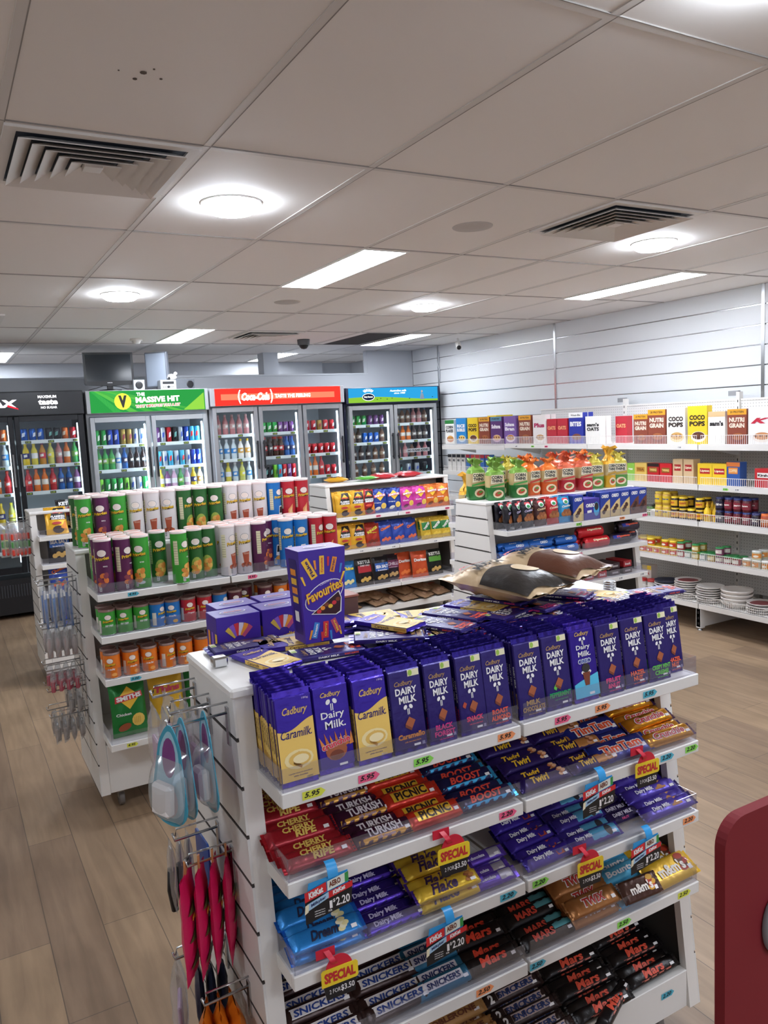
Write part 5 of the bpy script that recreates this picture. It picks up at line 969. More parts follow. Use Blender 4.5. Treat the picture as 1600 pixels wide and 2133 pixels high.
def roll(key, col, t, c, L=.17, r=.026, band=None, w2=.06):
    m = MB(); B_ = mat(col, .3, .2, 0, 'foil'); v = []; n = 16
    prof = [(-L / 2 - .008, .55), (-L / 2 + .004, .98), (-L / 2 + .012, 1), (L / 2 - .012, 1), (L / 2 - .004, .98), (L / 2 + .008, .55)]
    for x, k in prof: v += [(x, r * k * math.cos(2 * PI * i / n), r + r * k * math.sin(2 * PI * i / n)) for i in range(n)]
    f = [(j * n + i, j * n + (i + 1) % n, (j + 1) * n + (i + 1) % n, (j + 1) * n + i) for j in range(5) for i in range(n)] + [tuple(range(n)), tuple(range(5 * n, 6 * n))[::-1]]
    m.add(v, [q[::-1] for q in f], B_, True)
    S_ = lambda u, w, h: (u, -(r + h) * math.cos(w / r + .5), r + (r + h) * math.sin(w / r + .5))
    if band: m.rect(S_, -L * .42, -.012, -L * .08, .014, mat(band, .35), .0008, 1, 5)
    m.text(S_, t, L * .08, .001, w2, .017, mat(c, .4), .0014, .1, .05); proto(key, m)
roll('r_oreo', '2A6AC0', 'OREO', 'F0F4FA'); roll('r_oreo_sale', '2450A0', 'OREO', 'F0F4FA', band='E8D23A'); roll('r_red', 'C8202A', 'Digestives', 'F0E0B8', .20, .036, w2=.12); roll('r_dark', '2E2030', 'Digestives', 'E05A3A', .19, .036, '2A3A9A', w2=.12)
k_ = 0
for j, (yy, zz) in enumerate(((3.775, 0), (3.84, .0), (3.81, .046), (3.905, .0), (3.875, .046))):
    for i in range(3):
        put('biscuit_roll', 'r_oreo_sale' if (j, i) == (0, 0) else 'r_oreo', (3.04 + .2 * i + rnd(.012), yy, .8895 + zz), 'blue biscuit roll on the second shelf, %s row, %s' % (('front', 'second', 'upper front', 'third', 'upper second')[j], ('left', 'middle', 'right')[i]), 'biscuit roll', 'blue biscuit rolls on the second shelf', rz=rnd(.08))
for i, (k, x, y, z, l) in enumerate((('r_red', 3.685, 3.785, 0, 'front red biscuit roll'), ('r_red', 3.66, 3.86, 0, 'rear red biscuit roll'), ('r_red', 3.665, 3.82, .064, 'red biscuit roll stacked on two others'), ('r_red', 3.55, 3.93, 0, 'shaded red roll at the very back'), ('r_dark', 3.90, 3.79, 0, 'dark roll with a blue patch, left'), ('r_dark', 4.03, 3.865, .0, 'dark roll at the back right'), ('r_dark', 4.01, 3.82, .066, 'raised dark roll at the right end'))):
    put('biscuit_roll', k, (x, y, .8895 + z), l + ' on the second shelf', 'biscuit roll', 'red and dark biscuit rolls', rz=rnd(.05), s=.95 if k == 'r_dark' else 1.)
carton('flatred', .075, .042, .16, 'A8242C', lambda m, S_, w, h: m.text(S_, 'Snack', 0, h * .5, w * .7, h * .4, WT, .001)); carton('flatdark', .085, .040, .16, '3A2428', lambda m, S_, w, h: m.rect(S_, -w * .3, h * .3, w * .3, h * .6, mat('A8A0A0', .5), .001))
for i in range(9):
    for j in range(2):
        if j and i in (0, 5): continue
        k = 'flatred' if i in (0, 5, 6) or (i, j) == (8, 1) else 'flatdark'
        put('biscuit_tray', k, (2.99 + .1 * i if i < 5 else 3.62 + .115 * (i - 5), 3.775, .6815 + .0435 * j), '%s flat biscuit box, %s from the left, %s on the third shelf' % ('red' if k == 'flatred' else 'dark', ORD[i], ('bottom layer', 'upper layer')[j]), 'biscuit box', 'flat biscuit boxes on the third shelf', rz=rnd(.04))
# ---------------------------------------------------------------- wall shelf groceries (they face the shop, towards -X)
FX = -PI / 2
def cereal(key, col, name, tc, w=.19, h=.285, d=.06, top_=None, bowl=('C89A5A', 'E8DCC8'), name2=None, side=None, sh=0.):
    m = MB(); m.box(-w / 2, 0, 0, w / 2, d, h, mat(col, .4), .001); F0 = front(0)
    if top_: m.rect(F0, -w / 2, h * .84, w / 2, h, mat(top_[0], .4)); m.text(F0, top_[1], 0, h * .92, w * .7, h * .06, BLACK, .001)
    ml = name2 is not None; m.text(F0, name, 0, h * (.70 if ml else .64), w * .80, h * (.13 if ml else .15), mat(tc, .4), .0014, sh, .05)
    if ml: m.text(F0, name2, 0, h * .54, w * .80, h * .13, mat(tc, .4), .0014, sh, .05)
    if bowl: m.ell(F0, w * .06, h * .20, w * .38, h * .14, mat(bowl[1], .4), .0008, 18); m.ell(F0, w * .06, h * .23, w * .32, h * .10, mat(bowl[0], .5), .0012, 16)
    for i in range(5): m.ell(F0, w * (-.2 + .11 * i), h * (.24 + .03 * (i % 2)), w * .07, h * .035, mat(bowl[0] if i % 2 else '7A4A2A', .5), .0015, 8) if bowl else None
    S_ = left(-w / 2); m.rect(S_, -d * .85, h * .1, -d * .15, h * .7, mat(side or 'E8E4DC', .5), .0006); proto(key, m)
cereal('c_corn', 'ECECE8', 'CORN', '1E1E1E', name2='FLAKES', top_=('2A7A3A', ''), bowl=('D8A04A', 'D0784A')); cereal('c_rice', '2A86C8', 'RICE', 'F4F4F4', name2='BUBBLES', bowl=('E8C86A', 'C8DCF0')); cereal('c_cocoy', 'E8C82E', 'COCO', '2A1E1A', name2='POPS', bowl=('5A3424', 'F0E4D8'), side='3A2A9A')
cereal('c_cocow', 'E8E6E0', 'COCO', '2A1E1A', name2='POPS', bowl=('C89A5A', 'E0C89A')); cereal('c_nutri', '8A4432', 'NUTRI', 'ECDCC8', name2='GRAIN', top_=('E0A02E', '20 PROTEIN'), bowl=('A8623A', '7A3A2A')); cereal('c_sultp', '5A3470', 'Sultana', 'F0E8F0', top_=('5A8AA0', 'new'), bowl=('D8A870', 'C8A0C0'))
cereal('c_sult', '7A5A9E', 'Sultana', 'F0ECF4', name2='Bran', bowl=('C88A4A', 'E0D0E0')); cereal('c_plus', 'E4DEDC', 'Plus', 'B02A5A', bowl=('C8A078', 'F0ECE8'), side='B8304A')
cereal('c_oats', 'B82838', 'OATS', 'E8A878', w=.135, h=.24, d=.07, name2=None, bowl=None, side='B82838')
cereal('c_bites', '26349A', 'BITES', 'F4F4F4', top_=('F0F0F0', 'Weet-Bix'), bowl=('7A4A34', '5A3A9A'), h=.29, w=.185); cereal('c_sams', 'E8E6E2', "sam's", '1E1E20', w=.19, h=.25, name2='OATS', bowl=None, side='B82838'); cereal('c_samsw', 'ECEAE6', "sam's", '1E1E20', w=.15, h=.25, top_=('D8B88A', ''), bowl=None); cereal('c_k', 'ECECEC', 'K', 'C02840', w=.2, h=.27, bowl=('C88A5A', 'E8E0D8'), sh=.4)
def wall_put(name, key, y, z, lab, cat, grp, x=5.165, rz=0., s=1.): return put(name, key, (x, y, z), lab, cat, grp, rz=FX + rz, s=s)
PL = PROTO['c_plus'][0]
cz = 1.4745
cs = [('c_corn', 7.60, 'white cereal box with green top at the far end'), ('c_rice', 7.37, 'bright blue cereal box'), ('c_cocoy', 7.15, 'yellow cereal box between blue and brown ones'), ('c_nutri', 6.94, 'brown cereal box left of the purple ones'), ('c_sultp', 6.73, 'dark purple cereal box with a teal top'), ('c_sult', 6.50, 'violet cereal box'),
      ('c_nutri', 6.26, 'brown cereal box right of the violet one'), ('c_plus', 6.04, 'white and red cereal box left of the red oats'), ('c_oats', 5.86, 'left red oats box'), ('c_oats', 5.715, 'right red oats box'), ('c_bites', 5.53, 'navy cereal box with white top band'), ('c_sams', 5.31, 'white oats box with red side'), ('c_nutri', 4.755, 'smaller brown cereal box, first after the gap'), ('c_nutri', 4.585, 'taller brown cereal box after the gap'), ('c_cocow', 4.39, 'white cereal box beside the tall brown one'),
      ('c_cocoy', 4.185, 'bright yellow cereal box, nearer one'), ('c_samsw', 4.01, 'slim white cereal box with brown bowl on top'), ('c_nutri', 3.835, 'brown cereal box near the right edge'), ('c_k', 3.64, 'white cereal box with a red letter at the right edge')]
for k, y, l in cs:
    s = {7.60: .95, 4.755: (.8, .9, .88), 3.835: (.85, .9, .92), 4.585: (.95, 1, 1.0), 4.185: (.95, 1, 1.05), 4.39: (.95, 1, 1.02)}.get(y, 1.)
    wall_put('cereal_box', k, y, cz, l + ', top wall shelf', 'cereal box', 'cereal boxes on the top wall shelf', s=s)
    if y > 5.2: wall_put('cereal_box', k, y + .01, cz, l + ', its twin behind', 'cereal box', 'cereal boxes on the top wall shelf', x=5.245 + (.02 if 'oats' in k else 0), s=s)
put('cereal_box', 'c_cocoy', (5.28, 6.95, cz + .30), 'yellow cereal box lying across the tops of others', 'cereal box', rz=FX, rx=-PI / 2, s=.8)
put('cereal_box', 'c_oats', (5.36, 5.16, cz), 'red box seen behind the white oats box', 'cereal box', rz=FX)
def tea(key, col, w, h, t, tc, d=.08, panel_=None, top_=None):
    m = MB(); m.box(-w / 2, 0, 0, w / 2, d, h, mat(col, .4), .001); F0 = front(0)
    if top_: m.rect(F0, -w / 2, h * .82, w / 2, h, mat(top_, .4))
    if panel_: m.rect(F0, -w * .34, h * .52, w * .34, h * .78, mat(panel_, .4), .0008)
    m.text(F0, t, 0, h * .65, w * .6, h * .13, mat(tc, .4), .0014, 0, .04); m.rect(left(-w / 2), -d * .9, h * .05, -d * .1, h * .95, mat(col, .5), .0004); proto(key, m)
tea('t_gold', 'D8B860', .13, .155, 'TEA', '7A4A1E', panel_='B8862E'); tea('t_red', 'B81E24', .12, .155, 'TWININGS', 'E8C87A', panel_='8A5A1E', top_='2A1C1A'); tea('t_red2', 'C8202A', .12, .155, 'TWININGS', 'E8C87A', panel_='8A5A1E'); tea('t_tall', 'D0B48C', .095, .195, 'Lipton', 'F0E8C8', panel_='A82A2A')
tea('t_yel', 'EDC82E', .135, .165, 'Lipton', 'F4E8C8', panel_='B8242A'); tea('t_blue', '2A56A0', .115, .18, 'COFFEE', 'F0D8A8', panel_='E08A3A', top_='D8783A'); tea('t_kirsh', 'C0282E', .13, .14, 'Kirsh', '1E1A1A', panel_='ECE8E4'); tea('t_green', '8ABF4A', .08, .15, 'green', 'F4F4E8')
tz = 1.1625
for k, y, l in (('t_green', 4.87, 'green tea box half hidden by the biscuit gondola'), ('t_gold', 4.76, 'gold tea box'), ('t_red', 4.625, 'red tea box with a black lid band'), ('t_red2', 4.495, 'all red tea box'), ('t_tall', 4.375, 'tall beige drink box, left'), ('t_tall', 4.27, 'tall beige drink box, right'), ('t_yel', 4.115, 'wide bright yellow tea box'), ('t_yel', 3.985, 'second yellow tea box, narrower view'), ('t_blue', 3.865, 'blue and orange coffee box'), ('t_kirsh', 3.62, 'red coffee pack with a white disc')):
    wall_put('tea_box', k, y, tz, l + ' on the second wall shelf', 'tea box', 'drink boxes on the second wall shelf')
def jar(key, H, r, col, lidc, lab=None, lt=None, lidh=.018, neck=.85, ltc='F0ECE4', m_=0.):
    m = MB(); m.lathe([(r * .92, 0), (r, .005), (r, H * .80), (r * neck, H * .88), (r * neck, H - lidh)], mat(col, .25, m_), 18); S_ = cyl(r)
    if lab: m.rect(S_, -r * 1.5, H * .18, r * 1.5, H * .68, mat(lab, .45), .0004, 8)
    if lt: m.text(S_, lt, 0, H * .45, r * 1.6, H * .16, mat(ltc, .4), .0012, .1, .04)
    l = MB().lathe([(r * neck * 1.06, H - lidh), (r * neck * 1.06, H - .001), (r * neck, H), (0.001, H)], mat(lidc, .35), 18); proto(key, m, ('lid', l))
jar('j_pb', .105, .036, 'C8A04A', 'E8C83A', 'E0C02E', 'Bega', ltc='2A4A9A'); jar('j_veg', .09, .036, '2A1C16', 'EDC82A', 'E8B82E', 'VEGEMITE', ltc='B8242A'); jar('j_jam', .10, .034, '5A1A24', '2A3A7A', '8A2A3A', 'jam'); jar('j_dark', .10, .034, '221A24', '2A3064', '2E2A44', 'St'); jar('j_oran', .10, .034, 'A8482A', 'D86A2A', 'C8703A', 'jam'); jar('j_green', .095, .036, '4A6A3A', '3A3A34', '6A8A4A', 'relish')
jar('j_white', .06, .034, 'D8D4CC', 'F0EEEA', 'C8C4C0'); m = MB().lathe([(.026, 0), (.028, .004), (.028, .085), (.018, .105), (.012, .112)], mat('E8BE2A', .3), 16); m.text(cyl(.028), 'mustard', 0, .05, .04, .014, RD, .001, .1, .04); proto('j_must', m, ('nozzle', MB().lathe([(.013, .112), (.012, .125), (.004, .155), (0.001, .156)], mat('E8B82A', .3), 14)))
def wstack(key, y, z, n, lab, cat, grp, H, x=5.175, name='jar'):
    for i in range(n):
        for j in range(2):
            put(name, key, (x + .078 * j, y, z + i * (H + .0008)), '%s, %s%s' % (lab, ('bottom', 'upper', 'topmost')[i] if n > 1 else 'single', ', front' if j == 0 else ', behind'), cat, grp, rz=FX + rnd(.5))
jz = .8745
for a in (('j_green', 4.665, 1, 'green relish jar at the left end', .095), ('j_white', 4.62, 1, 'low white jar', .06), ('j_pb', 4.59 - .02, 2, 'yellow-lidded peanut butter jar, left', .105), ('j_pb', 4.49, 2, 'yellow-lidded peanut butter jar, right', .105), ('j_veg', 4.405, 2, 'dark spread jar, left stack', .09), ('j_veg', 4.325, 2, 'dark spread jar, second stack', .09), ('j_veg', 4.245, 1, 'dark spread jar, low third stack', .09), ('j_veg', 4.165, 2, 'dark spread jar beside the mustard', .09),
          ('j_dark', 3.995 - .01, 2, 'navy-lidded dark jar, left stack', .10), ('j_jam', 3.905, 2, 'red jam jar, left stack', .10), ('j_jam', 3.828, 2, 'red jam jar, middle stack', .10), ('j_jam', 3.752, 2, 'red jam jar, right stack', .10), ('j_dark', 3.675, 1, 'navy-lidded dark jar, right', .10), ('j_oran', 3.60, 1, 'orange jar at the right edge', .10)):
    wstack(a[0], a[1], jz, a[2], a[3] + ' on the third wall shelf', 'jar', 'jars on the third wall shelf', a[4])
for i, (y, x) in enumerate(((4.095, 5.17), (4.055 - .015, 5.20), (4.10, 5.235), (4.04, 5.262))): put('mustard_bottle', 'j_must', (x, y, jz), '%s yellow squeeze bottle with pointed cap on third wall shelf' % ORD[i], 'bottle', 'squeeze bottles on the third wall shelf', rz=FX)
def tin(key, H, r, col, lab, lid):
    m = MB().lathe([(r, 0), (r, H * .86)], mat(col, .35), 16); m.rect(cyl(r), -r * 1.3, H * .2, r * 1.3, H * .7, mat(lab, .4), .0005, 8); m.ell(cyl(r), 0, H * .4, r * .6, H * .14, mat('F0ECE0', .5), .001, 8)
    proto(key, m, ('lid', MB().lathe([(r * 1.02, H * .84), (r * 1.02, H * .99), (r * .9, H), (0.001, H * .995)], mat(lid, .35), 16)))
tin('n_yel', .062, .034, 'D8B02A', 'C8382E', 'E8C83A'); tin('n_red', .06, .032, '9A2E34', 'E0D8D0', '2E8A4A'); tin('n_olv', .06, .032, 'A8862E', 'E8DCA8', '2E8A4A'); tin('n_pur', .06, .032, '7A3A5A', 'D8D0C8', '2E8A4A'); tin('n_fruit', .066, .034, 'C8C4A8', 'D88A3A', 'D8DCD8'); tin('n_gry', .06, .032, '8A9A9A', 'E8E8E8', '2E8A4A')
nz = .5645
for i, (k, y, n) in enumerate((('n_yel', 4.81, 2), ('n_yel', 4.735, 2), ('n_yel', 4.66, 2), ('n_yel', 4.585, 1), ('n_yel', 4.505, 2), ('n_yel', 4.425, 2), ('n_red', 4.35, 2), ('n_gry', 4.278, 1), ('n_olv', 4.205, 2), ('n_gry', 4.133, 1), ('n_olv', 4.06, 1), ('n_pur', 3.985, 2), ('n_red', 3.912, 1), ('n_red', 3.838, 1), ('n_fruit', 3.745, 1), ('n_fruit', 3.668, 2), ('n_fruit', 3.59, 1))):
    wstack(k, y, nz, n, '%s tin, %s from the left on fourth wall shelf' % ({'n_yel': 'yellow', 'n_red': 'red green-lidded', 'n_gry': 'grey green-lidded', 'n_olv': 'olive green-lidded', 'n_pur': 'purple green-lidded', 'n_fruit': 'pale fruit'}[k], ORD[i]), 'tin', 'tins on the fourth wall shelf', .062 if k == 'n_yel' else .066 if k == 'n_fruit' else .06, name='food_tin')
# base: salt, tubs, plates, bowls
tea('t_salt', 'E0D8D0', .10, .20, 'SAXA', 'B82A2E', top_='E8C83A'); bz = .2195
wall_put('salt_box', 't_salt', 4.90, bz, 'white and red salt pack with a yellow top', 'salt pack', None); wall_put('salt_box', 't_salt', 4.80, bz, 'second salt pack, deeper on the base shelf', 'salt pack', None, x=5.27)
jar('j_tub', .10, .042, 'D0CCC8', 'B82E2E', 'E0DCD8', None, .02, 1.0)
for i, y in enumerate((4.79, 4.70)): put('plastic_tub', 'j_tub', (5.20 + .03 * i, y, bz), '%s tub with red lid beside the salt pack' % ('left', 'right')[i], 'tub', 'red-lidded tubs', rz=FX)
def plate(key, r, h, col, rim=None):
    m = MB().lathe([(0.001, 0), (r * .6, 0), (r * .97, h * .7), (r, h), (r * .98, h), (r * .6, h * .30), (0.001, h * .28)], mat(col, .4), 26)
    if rim: m.ell(top(h * .6), 0, 0, r * .80, r * .80, mat(rim, .35), .0, 20)
    proto(key, m)
plate('pl_w', .105, .022, 'E4E0DC'); plate('pl_b', .105, .022, '2A3044'); plate('pl_r', .105, .022, 'DAD4D0', '8A3A40'); plate('bowl', .118, .052, 'DCD6D0'); plate('pl_wb', .105, .022, 'DCDCE0', '2E3448')
for y, seq, l in ((4.56, ['pl_b', 'pl_wb', 'pl_b', 'pl_wb', 'pl_w', 'pl_b'], 'dark plate stack'), (4.345, ['pl_w'] * 7 + ['pl_r'], 'left white plate stack'), (4.13, ['pl_w'] * 7, 'middle white plate stack'), (3.68, ['pl_w'] * 3 + ['pl_r'], 'low plate stack at the right edge')):
    for i, k in enumerate(seq):
        put('plate', k, (5.245 + rnd(.006), y + rnd(.004), bz + .0185 * i), 'plate %s up in the %s' % (ORD[i], l), 'plate', 'stacked plates on the base shelf')
for i in range(4): put('bowl', 'bowl', (5.255, 3.895, bz + .030 * i), 'large pale bowl, %s up, between the plate stacks' % ORD[i], 'bowl', 'nested bowls on the base shelf')
tea('t_milk', 'D6D4D0', .072, .19, 'MILK', '1E2A3A', top_='2A2E34', d=.07); tea('t_milkb', '3A6AA8', .072, .19, 'MILK', 'F0F0F0', top_='B83A4A', d=.07); tea('t_milkc', 'C8B49A', .072, .19, 'SOY', '7A3A2A', top_='C84A4A', d=.07)
for i, k in enumerate(('t_milk', 't_milk', 't_milk', 't_milk', 't_milkb', 't_milkc', 't_milkc', 't_milkb', 't_milkb')): wall_put('milk_carton', k, 7.62 - .09 * i, tz, 'long-life milk carton, %s from the fridge end of second shelf' % ORD[i], 'carton', 'milk cartons at the far shelf end')
# ---------------------------------------------------------------- fridges
def can(key, col, c2, H=.122, r=.0325):
    m = MB(); C_ = mat(col, .25, .5); m.lathe([(r * .82, 0), (r, .008), (r, H - .012), (r * .84, H - .002)], C_, 16); m.lathe([(r * .85, H - .003), (r * .85, H), (r * .78, H - .002), (0.001, H - .003)], METAL, 16); S_ = cyl(r)
    m.poly(S_, [(-.5 * r, H * .3), (.4 * r, H * .38), (.6 * r, H * .7), (-.3 * r, H * .62)], mat(c2, .35), .0008); proto(key, m)
for k, a, b in (('k_green', '2AA84A', 'E8F0E0'), ('k_lime', '7AC83A', '1E3A1E'), ('k_blue', '2448B0', 'E8E8F0'), ('k_pepsi', '1E62C0', 'E8ECF4'), ('k_dark', '22242A', '6AA8A0'), ('k_red', 'C4222E', 'F0E8E8'), ('k_gold', 'B89A4A', '8A2A34'), ('k_silver', 'B8C0C8', '2E4AA0'), ('k_orange', 'E0702A', 'F0E0C8'), ('k_cyan', '4AB4D8', 'D83A3A'), ('k_purple', '7A4A8A', 'E0D0E0')):
    can(k, a, b); can(k + '_t', a, b, .165, .028)
def bot(key, liq, lab, cap, H=.225, r=.032, shape='w'):
    m = MB(); m.lathe([(r * .85, 0), (r, .008), (r, H * .22), (r * (.88 if shape == 'w' else 1), H * .36), (r, H * .52), (r * .92, H * .64), (r * .45, H * .80), (r * .40, H * .90)], mat(liq, .15), 16)
    m.lathe([(r * 1.02, H * .30), (r * 1.02, H * .54)], mat(lab, .4), 16); m.poly(cyl(r * 1.02), [(-.5 * r, H * .36), (.5 * r, H * .38), (.5 * r, H * .50), (-.5 * r, H * .47)], mat('E8E6E0', .4), .001)
    proto(key, m, ('cap', MB().lathe([(r * .46, H * .89), (r * .46, H * .985), (r * .40, H), (0.001, H)], mat(cap, .35), 12)))
for k, a in {'q_yel': ('E0C02A', '2A2A6A', 'F0D83A'), 'q_yel2': ('D8C84A', 'F0F0F0', 'E8D23A'), 'q_tea': ('C88A3A', 'C8344A', '8A2A6A'), 'q_red': ('B82A34', 'D84A44', 'C83A34'), 'q_blue': ('2A62A8', '2E3A6A', '2A4AA8'), 'q_orange': ('D8702A', 'E8E0D0', 'D8602A'), 'q_cola': ('3A1E1A', 'B82A2E', 'C8302E'), 'q_colab': ('2E201E', '2A2A2A', '2A2A2A'), 'q_green': ('3A9A4A', '7AB04A', '2E8A3A'), 'q_clear': ('C8D4D8', '3A86C8', 'E8EEF2'),
             'q_milk': ('E8E2DA', 'D8A03A', 'E8C02A'), 'q_choc': ('6A4A3A', 'A89078', '4A6A8A'), 'q_dark': ('3A2E30', '8A8078', '2A2A2E'), 'q_pink': ('B8787A', 'C8A09A', 'C89A9A'), 'q_purple': ('7A4A78', 'E0D8E8', '3A8A6A'), 'q_vit': ('D0A8C0', 'ECECEC', 'D8D8E0'), 'q_lemon': ('C8C86A', 'E0D84A', 'D8D23A')}.items(): bot(k, *a)
FR = {'k': 'can', 'q': 'bottle'}
CN = {'green': 'green', 'lime': 'lime', 'blue': 'navy blue', 'pepsi': 'bright blue', 'dark': 'black', 'red': 'red', 'gold': 'gold and red', 'silver': 'silver', 'orange': 'orange', 'cyan': 'light blue', 'purple': 'purple', 'yel': 'yellow', 'yel2': 'pale yellow', 'tea': 'amber', 'cola': 'cola brown', 'colab': 'black cola', 'clear': 'clear', 'milk': 'cream', 'choc': 'chocolate brown', 'pink': 'pink', 'vit': 'pale pink', 'lemon': 'lemon'}
def stock(x0, x1, y, z, seq, where, rows=1, tall=''):
    n = len(seq.split()); dx = (x1 - x0) / n
    for j in range(rows):
        for i, s_ in enumerate(seq.split()):
            k = ('k_' if s_[0] == 'k' else 'q_') + s_[1:]; key = k + tall if s_[0] == 'k' else k; c_ = 'drink_can' if s_[0] == 'k' else 'drink_bottle'
            put(c_, key, (x0 + dx * (i + .5), y + .072 * j, z), '%s %s, %s %s%s' % (CN[s_[1:]], FR[s_[0]], ORD[i], where, '' if j == 0 else ', row behind'), c_.replace('_', ' '), 'drinks ' + where, rz=rnd(.5))
def fridge(label, x0, x1, zt, hz, body, frame, doors, dz, shelfz, sign, lightE, handle='k', name='display_fridge', dzb=None):
    t = thing(name, label, 'fridge', (x0, 8.5, 0)); w = x1 - x0; B = mat(body, .4); FRM = mat(frame, .35, .3); IN = mat('C8D0D4', .4); D = .70
    m = MB(); m.box(0, .06, .04, .03, D, zt, B); m.box(w - .03, .06, .04, w, D, zt, B); m.box(.03, .06, zt - .04, w - .03, D, zt, B); m.box(.03, D - .03, .04, w - .03, D, zt - .04, IN); m.box(.03, .06, .04, w - .03, D - .03, .34, B)
    m.box(.03, .06, hz[0] - .03, w - .03, .30, zt - .04, B)
    obj('cabinet', m, t)
    g = MB().box(0, .01, .05, w, .06, .40, B)
    for i in range(int(w / .025) - 2): g.box(.03 + .025 * i, .006, .22, .042 + .025 * i, .0099, .34, mat('2A2C30', .5) if body != '1A1B1F' else mat('34363C', .5))
    obj('grille', g, t)
    h = MB().box(0, -.02, hz[0], w, .06, hz[1], B, .004); hd_ = obj('header', h, t); sg = MB(); sign(sg, w, hz[0], hz[1]); obj('sign_panel', sg, hd_, (0, -.021, 0))
    dd = [d for d in doors]
    for di, (a, b) in enumerate(dd):
        fw = .045; f = MB(); a -= x0; b -= x0
        f.box(a, 0, dz[0], a + fw, .05, dz[1], FRM, .003); f.box(b - fw, 0, dz[0], b, .05, dz[1], FRM, .003); f.box(a + fw, 0, dz[0], b - fw, .05, dz[0] + .06, FRM); f.box(a + fw, 0, dz[1] - .05, b - fw, .05, dz[1], FRM)
        d_ = obj('door', f, t); obj('glass', MB().box(a + fw, .02, dz[0] + .06, b - fw, .024, dz[1] - .05, GLASS), d_)
        hx = b - .03 if di % 2 == 0 else a + .03
        obj('handle', MB().box(hx - .008, -.035, 1.30, hx + .008, -.012, 1.62, DARKM if frame != '1C1D22' else GREY, .004).box(hx - .006, -.014, 1.32, hx + .006, .0, 1.34, DARKM).box(hx - .006, -.014, 1.58, hx + .006, 0, 1.60, DARKM), d_)
    for z in shelfz:
        s = MB(); s.box(.035, .09, z - .012, w - .035, D - .04, z, mat('D8DCE0', .4)); s.box(.035, .085, z - .030, w - .035, .093, z + .006, mat('DDE6E6', .4))
        so = obj('shelf', s, t)
        for i in range(int(w / .22)): p = MB().box(0, 0, 0, .055, .003, .024, mat('2A3020', .5)).text(front(0), '3.50', .027, .012, .04, .014, mat('C8E05A', .5), .001); obj('price_ticket', p, so, (.08 + .22 * i + rnd(.03), .081, z - .026))
    LE = emis('fridge_tube', 'DCEFFF', lightE); l = MB()
    for (a, b) in dd: l.box(b - x0 - .050, .065, dz[0] + .1, b - x0 - .034, .080, dz[1] - .08, LE)
    obj('light_tube', l, t); return t
def E(c, e=1.): return emis('sign_' + c, c, e * SIGN_E)
def sign1(m, w, a, b):
    S_ = front(0); m.rect(S_, .01, a + .01, w - .01, b - .01, mat('101118', .25)); WE = E('F4F4FA', 1.6)
    m.text(S_, 'MAXIMUM', w - .335 + .0, b - .055, .17, .028, WE, .001, 0, .03); m.text(S_, 'taste', w - .33, b - .108, .18, .052, WE, .001, 0, .05); m.text(S_, 'NO SUGAR', w - .325, b - .160, .15, .024, WE, .001, 0, .03)
    m.text(S_, 'MAX', w - .78, b - .115, .34, .075, WE, .001, .1, .06); m.poly(S_, [(w - .70, a + .09), (w - .60, a + .06), (w - .605, a + .075), (w - .695, a + .11)], E('D8283A', 1.2), .002)
def sign2(m, w, a, b):
    S_ = front(0); n = 12; m.rect(S_, .04, a + .005, w - .04, b - .005, E('2E9A46', 1.0))
    for i in range(6): m.poly(S_, [(.05 + .03 * i, b - .006), (.09 + .04 * i, b - .006), (.35 + .16 * i, a + .006), (.26 + .16 * i, a + .006)], E(('3FB050', '5CBE4E', '4AAE4A')[i % 3], 1.0), .0006 + .0001 * i)
    m.poly(S_, [(w - .28, a + .01), (w - .05, a + .01), (w - .05, b - .04)], E('8CCB46', 1.1), .0015)
    m.ell(S_, .36, (a + b) / 2, .085, .085, E('E8E84A', 1.3), .002, 16); m.text(S_, 'V', .36, (a + b) / 2, .085, .125, mat('0E140E', .4), .003, 0, .08)
    WE = E('F6FAF4', 1.7); m.text(S_, 'THE', .545, b - .045, .085, .035, WE, .003, 0, .05); m.text(S_, 'MASSIVE HIT', .72, b - .100, .46, .060, WE, .003, 0, .05, .02)
    m.text(S_, 'THAT IMPROVES YOU A BIT', .72, b - .165, .47, .034, WE, .002, .1, .10, .02); m.text(S_, 'THAT IMPROVES YOU A BIT', .72, b - .165, .465, .030, mat('C8402E', .5), .0035, .1, .03, .02)
def sign3(m, w, a, b):
    S_ = front(0); m.rect(S_, .05, a + .004, w - .05, b - .004, E('F0382E', 1.2)); m.rect(S_, .12, a + .065, w - .13, b - .065, E('FF6A50', 1.7), .0008)  # middle band: glow of a tube behind, painted as a brighter patch
    WE = E('FFF4EE', 6.0); m.text(S_, 'Coca-Cola', .52, (a + b) / 2, .33, .085, WE, .002, .3, .05); m.text(S_, '(', .33, (a + b) / 2, .03, .15, WE, .002); m.text(S_, ')', .71, (a + b) / 2, .03, .15, WE, .002); m.text(S_, 'TASTE THE FEELING', .97, (a + b) / 2, .44, .04, WE, .002, 0, .03)
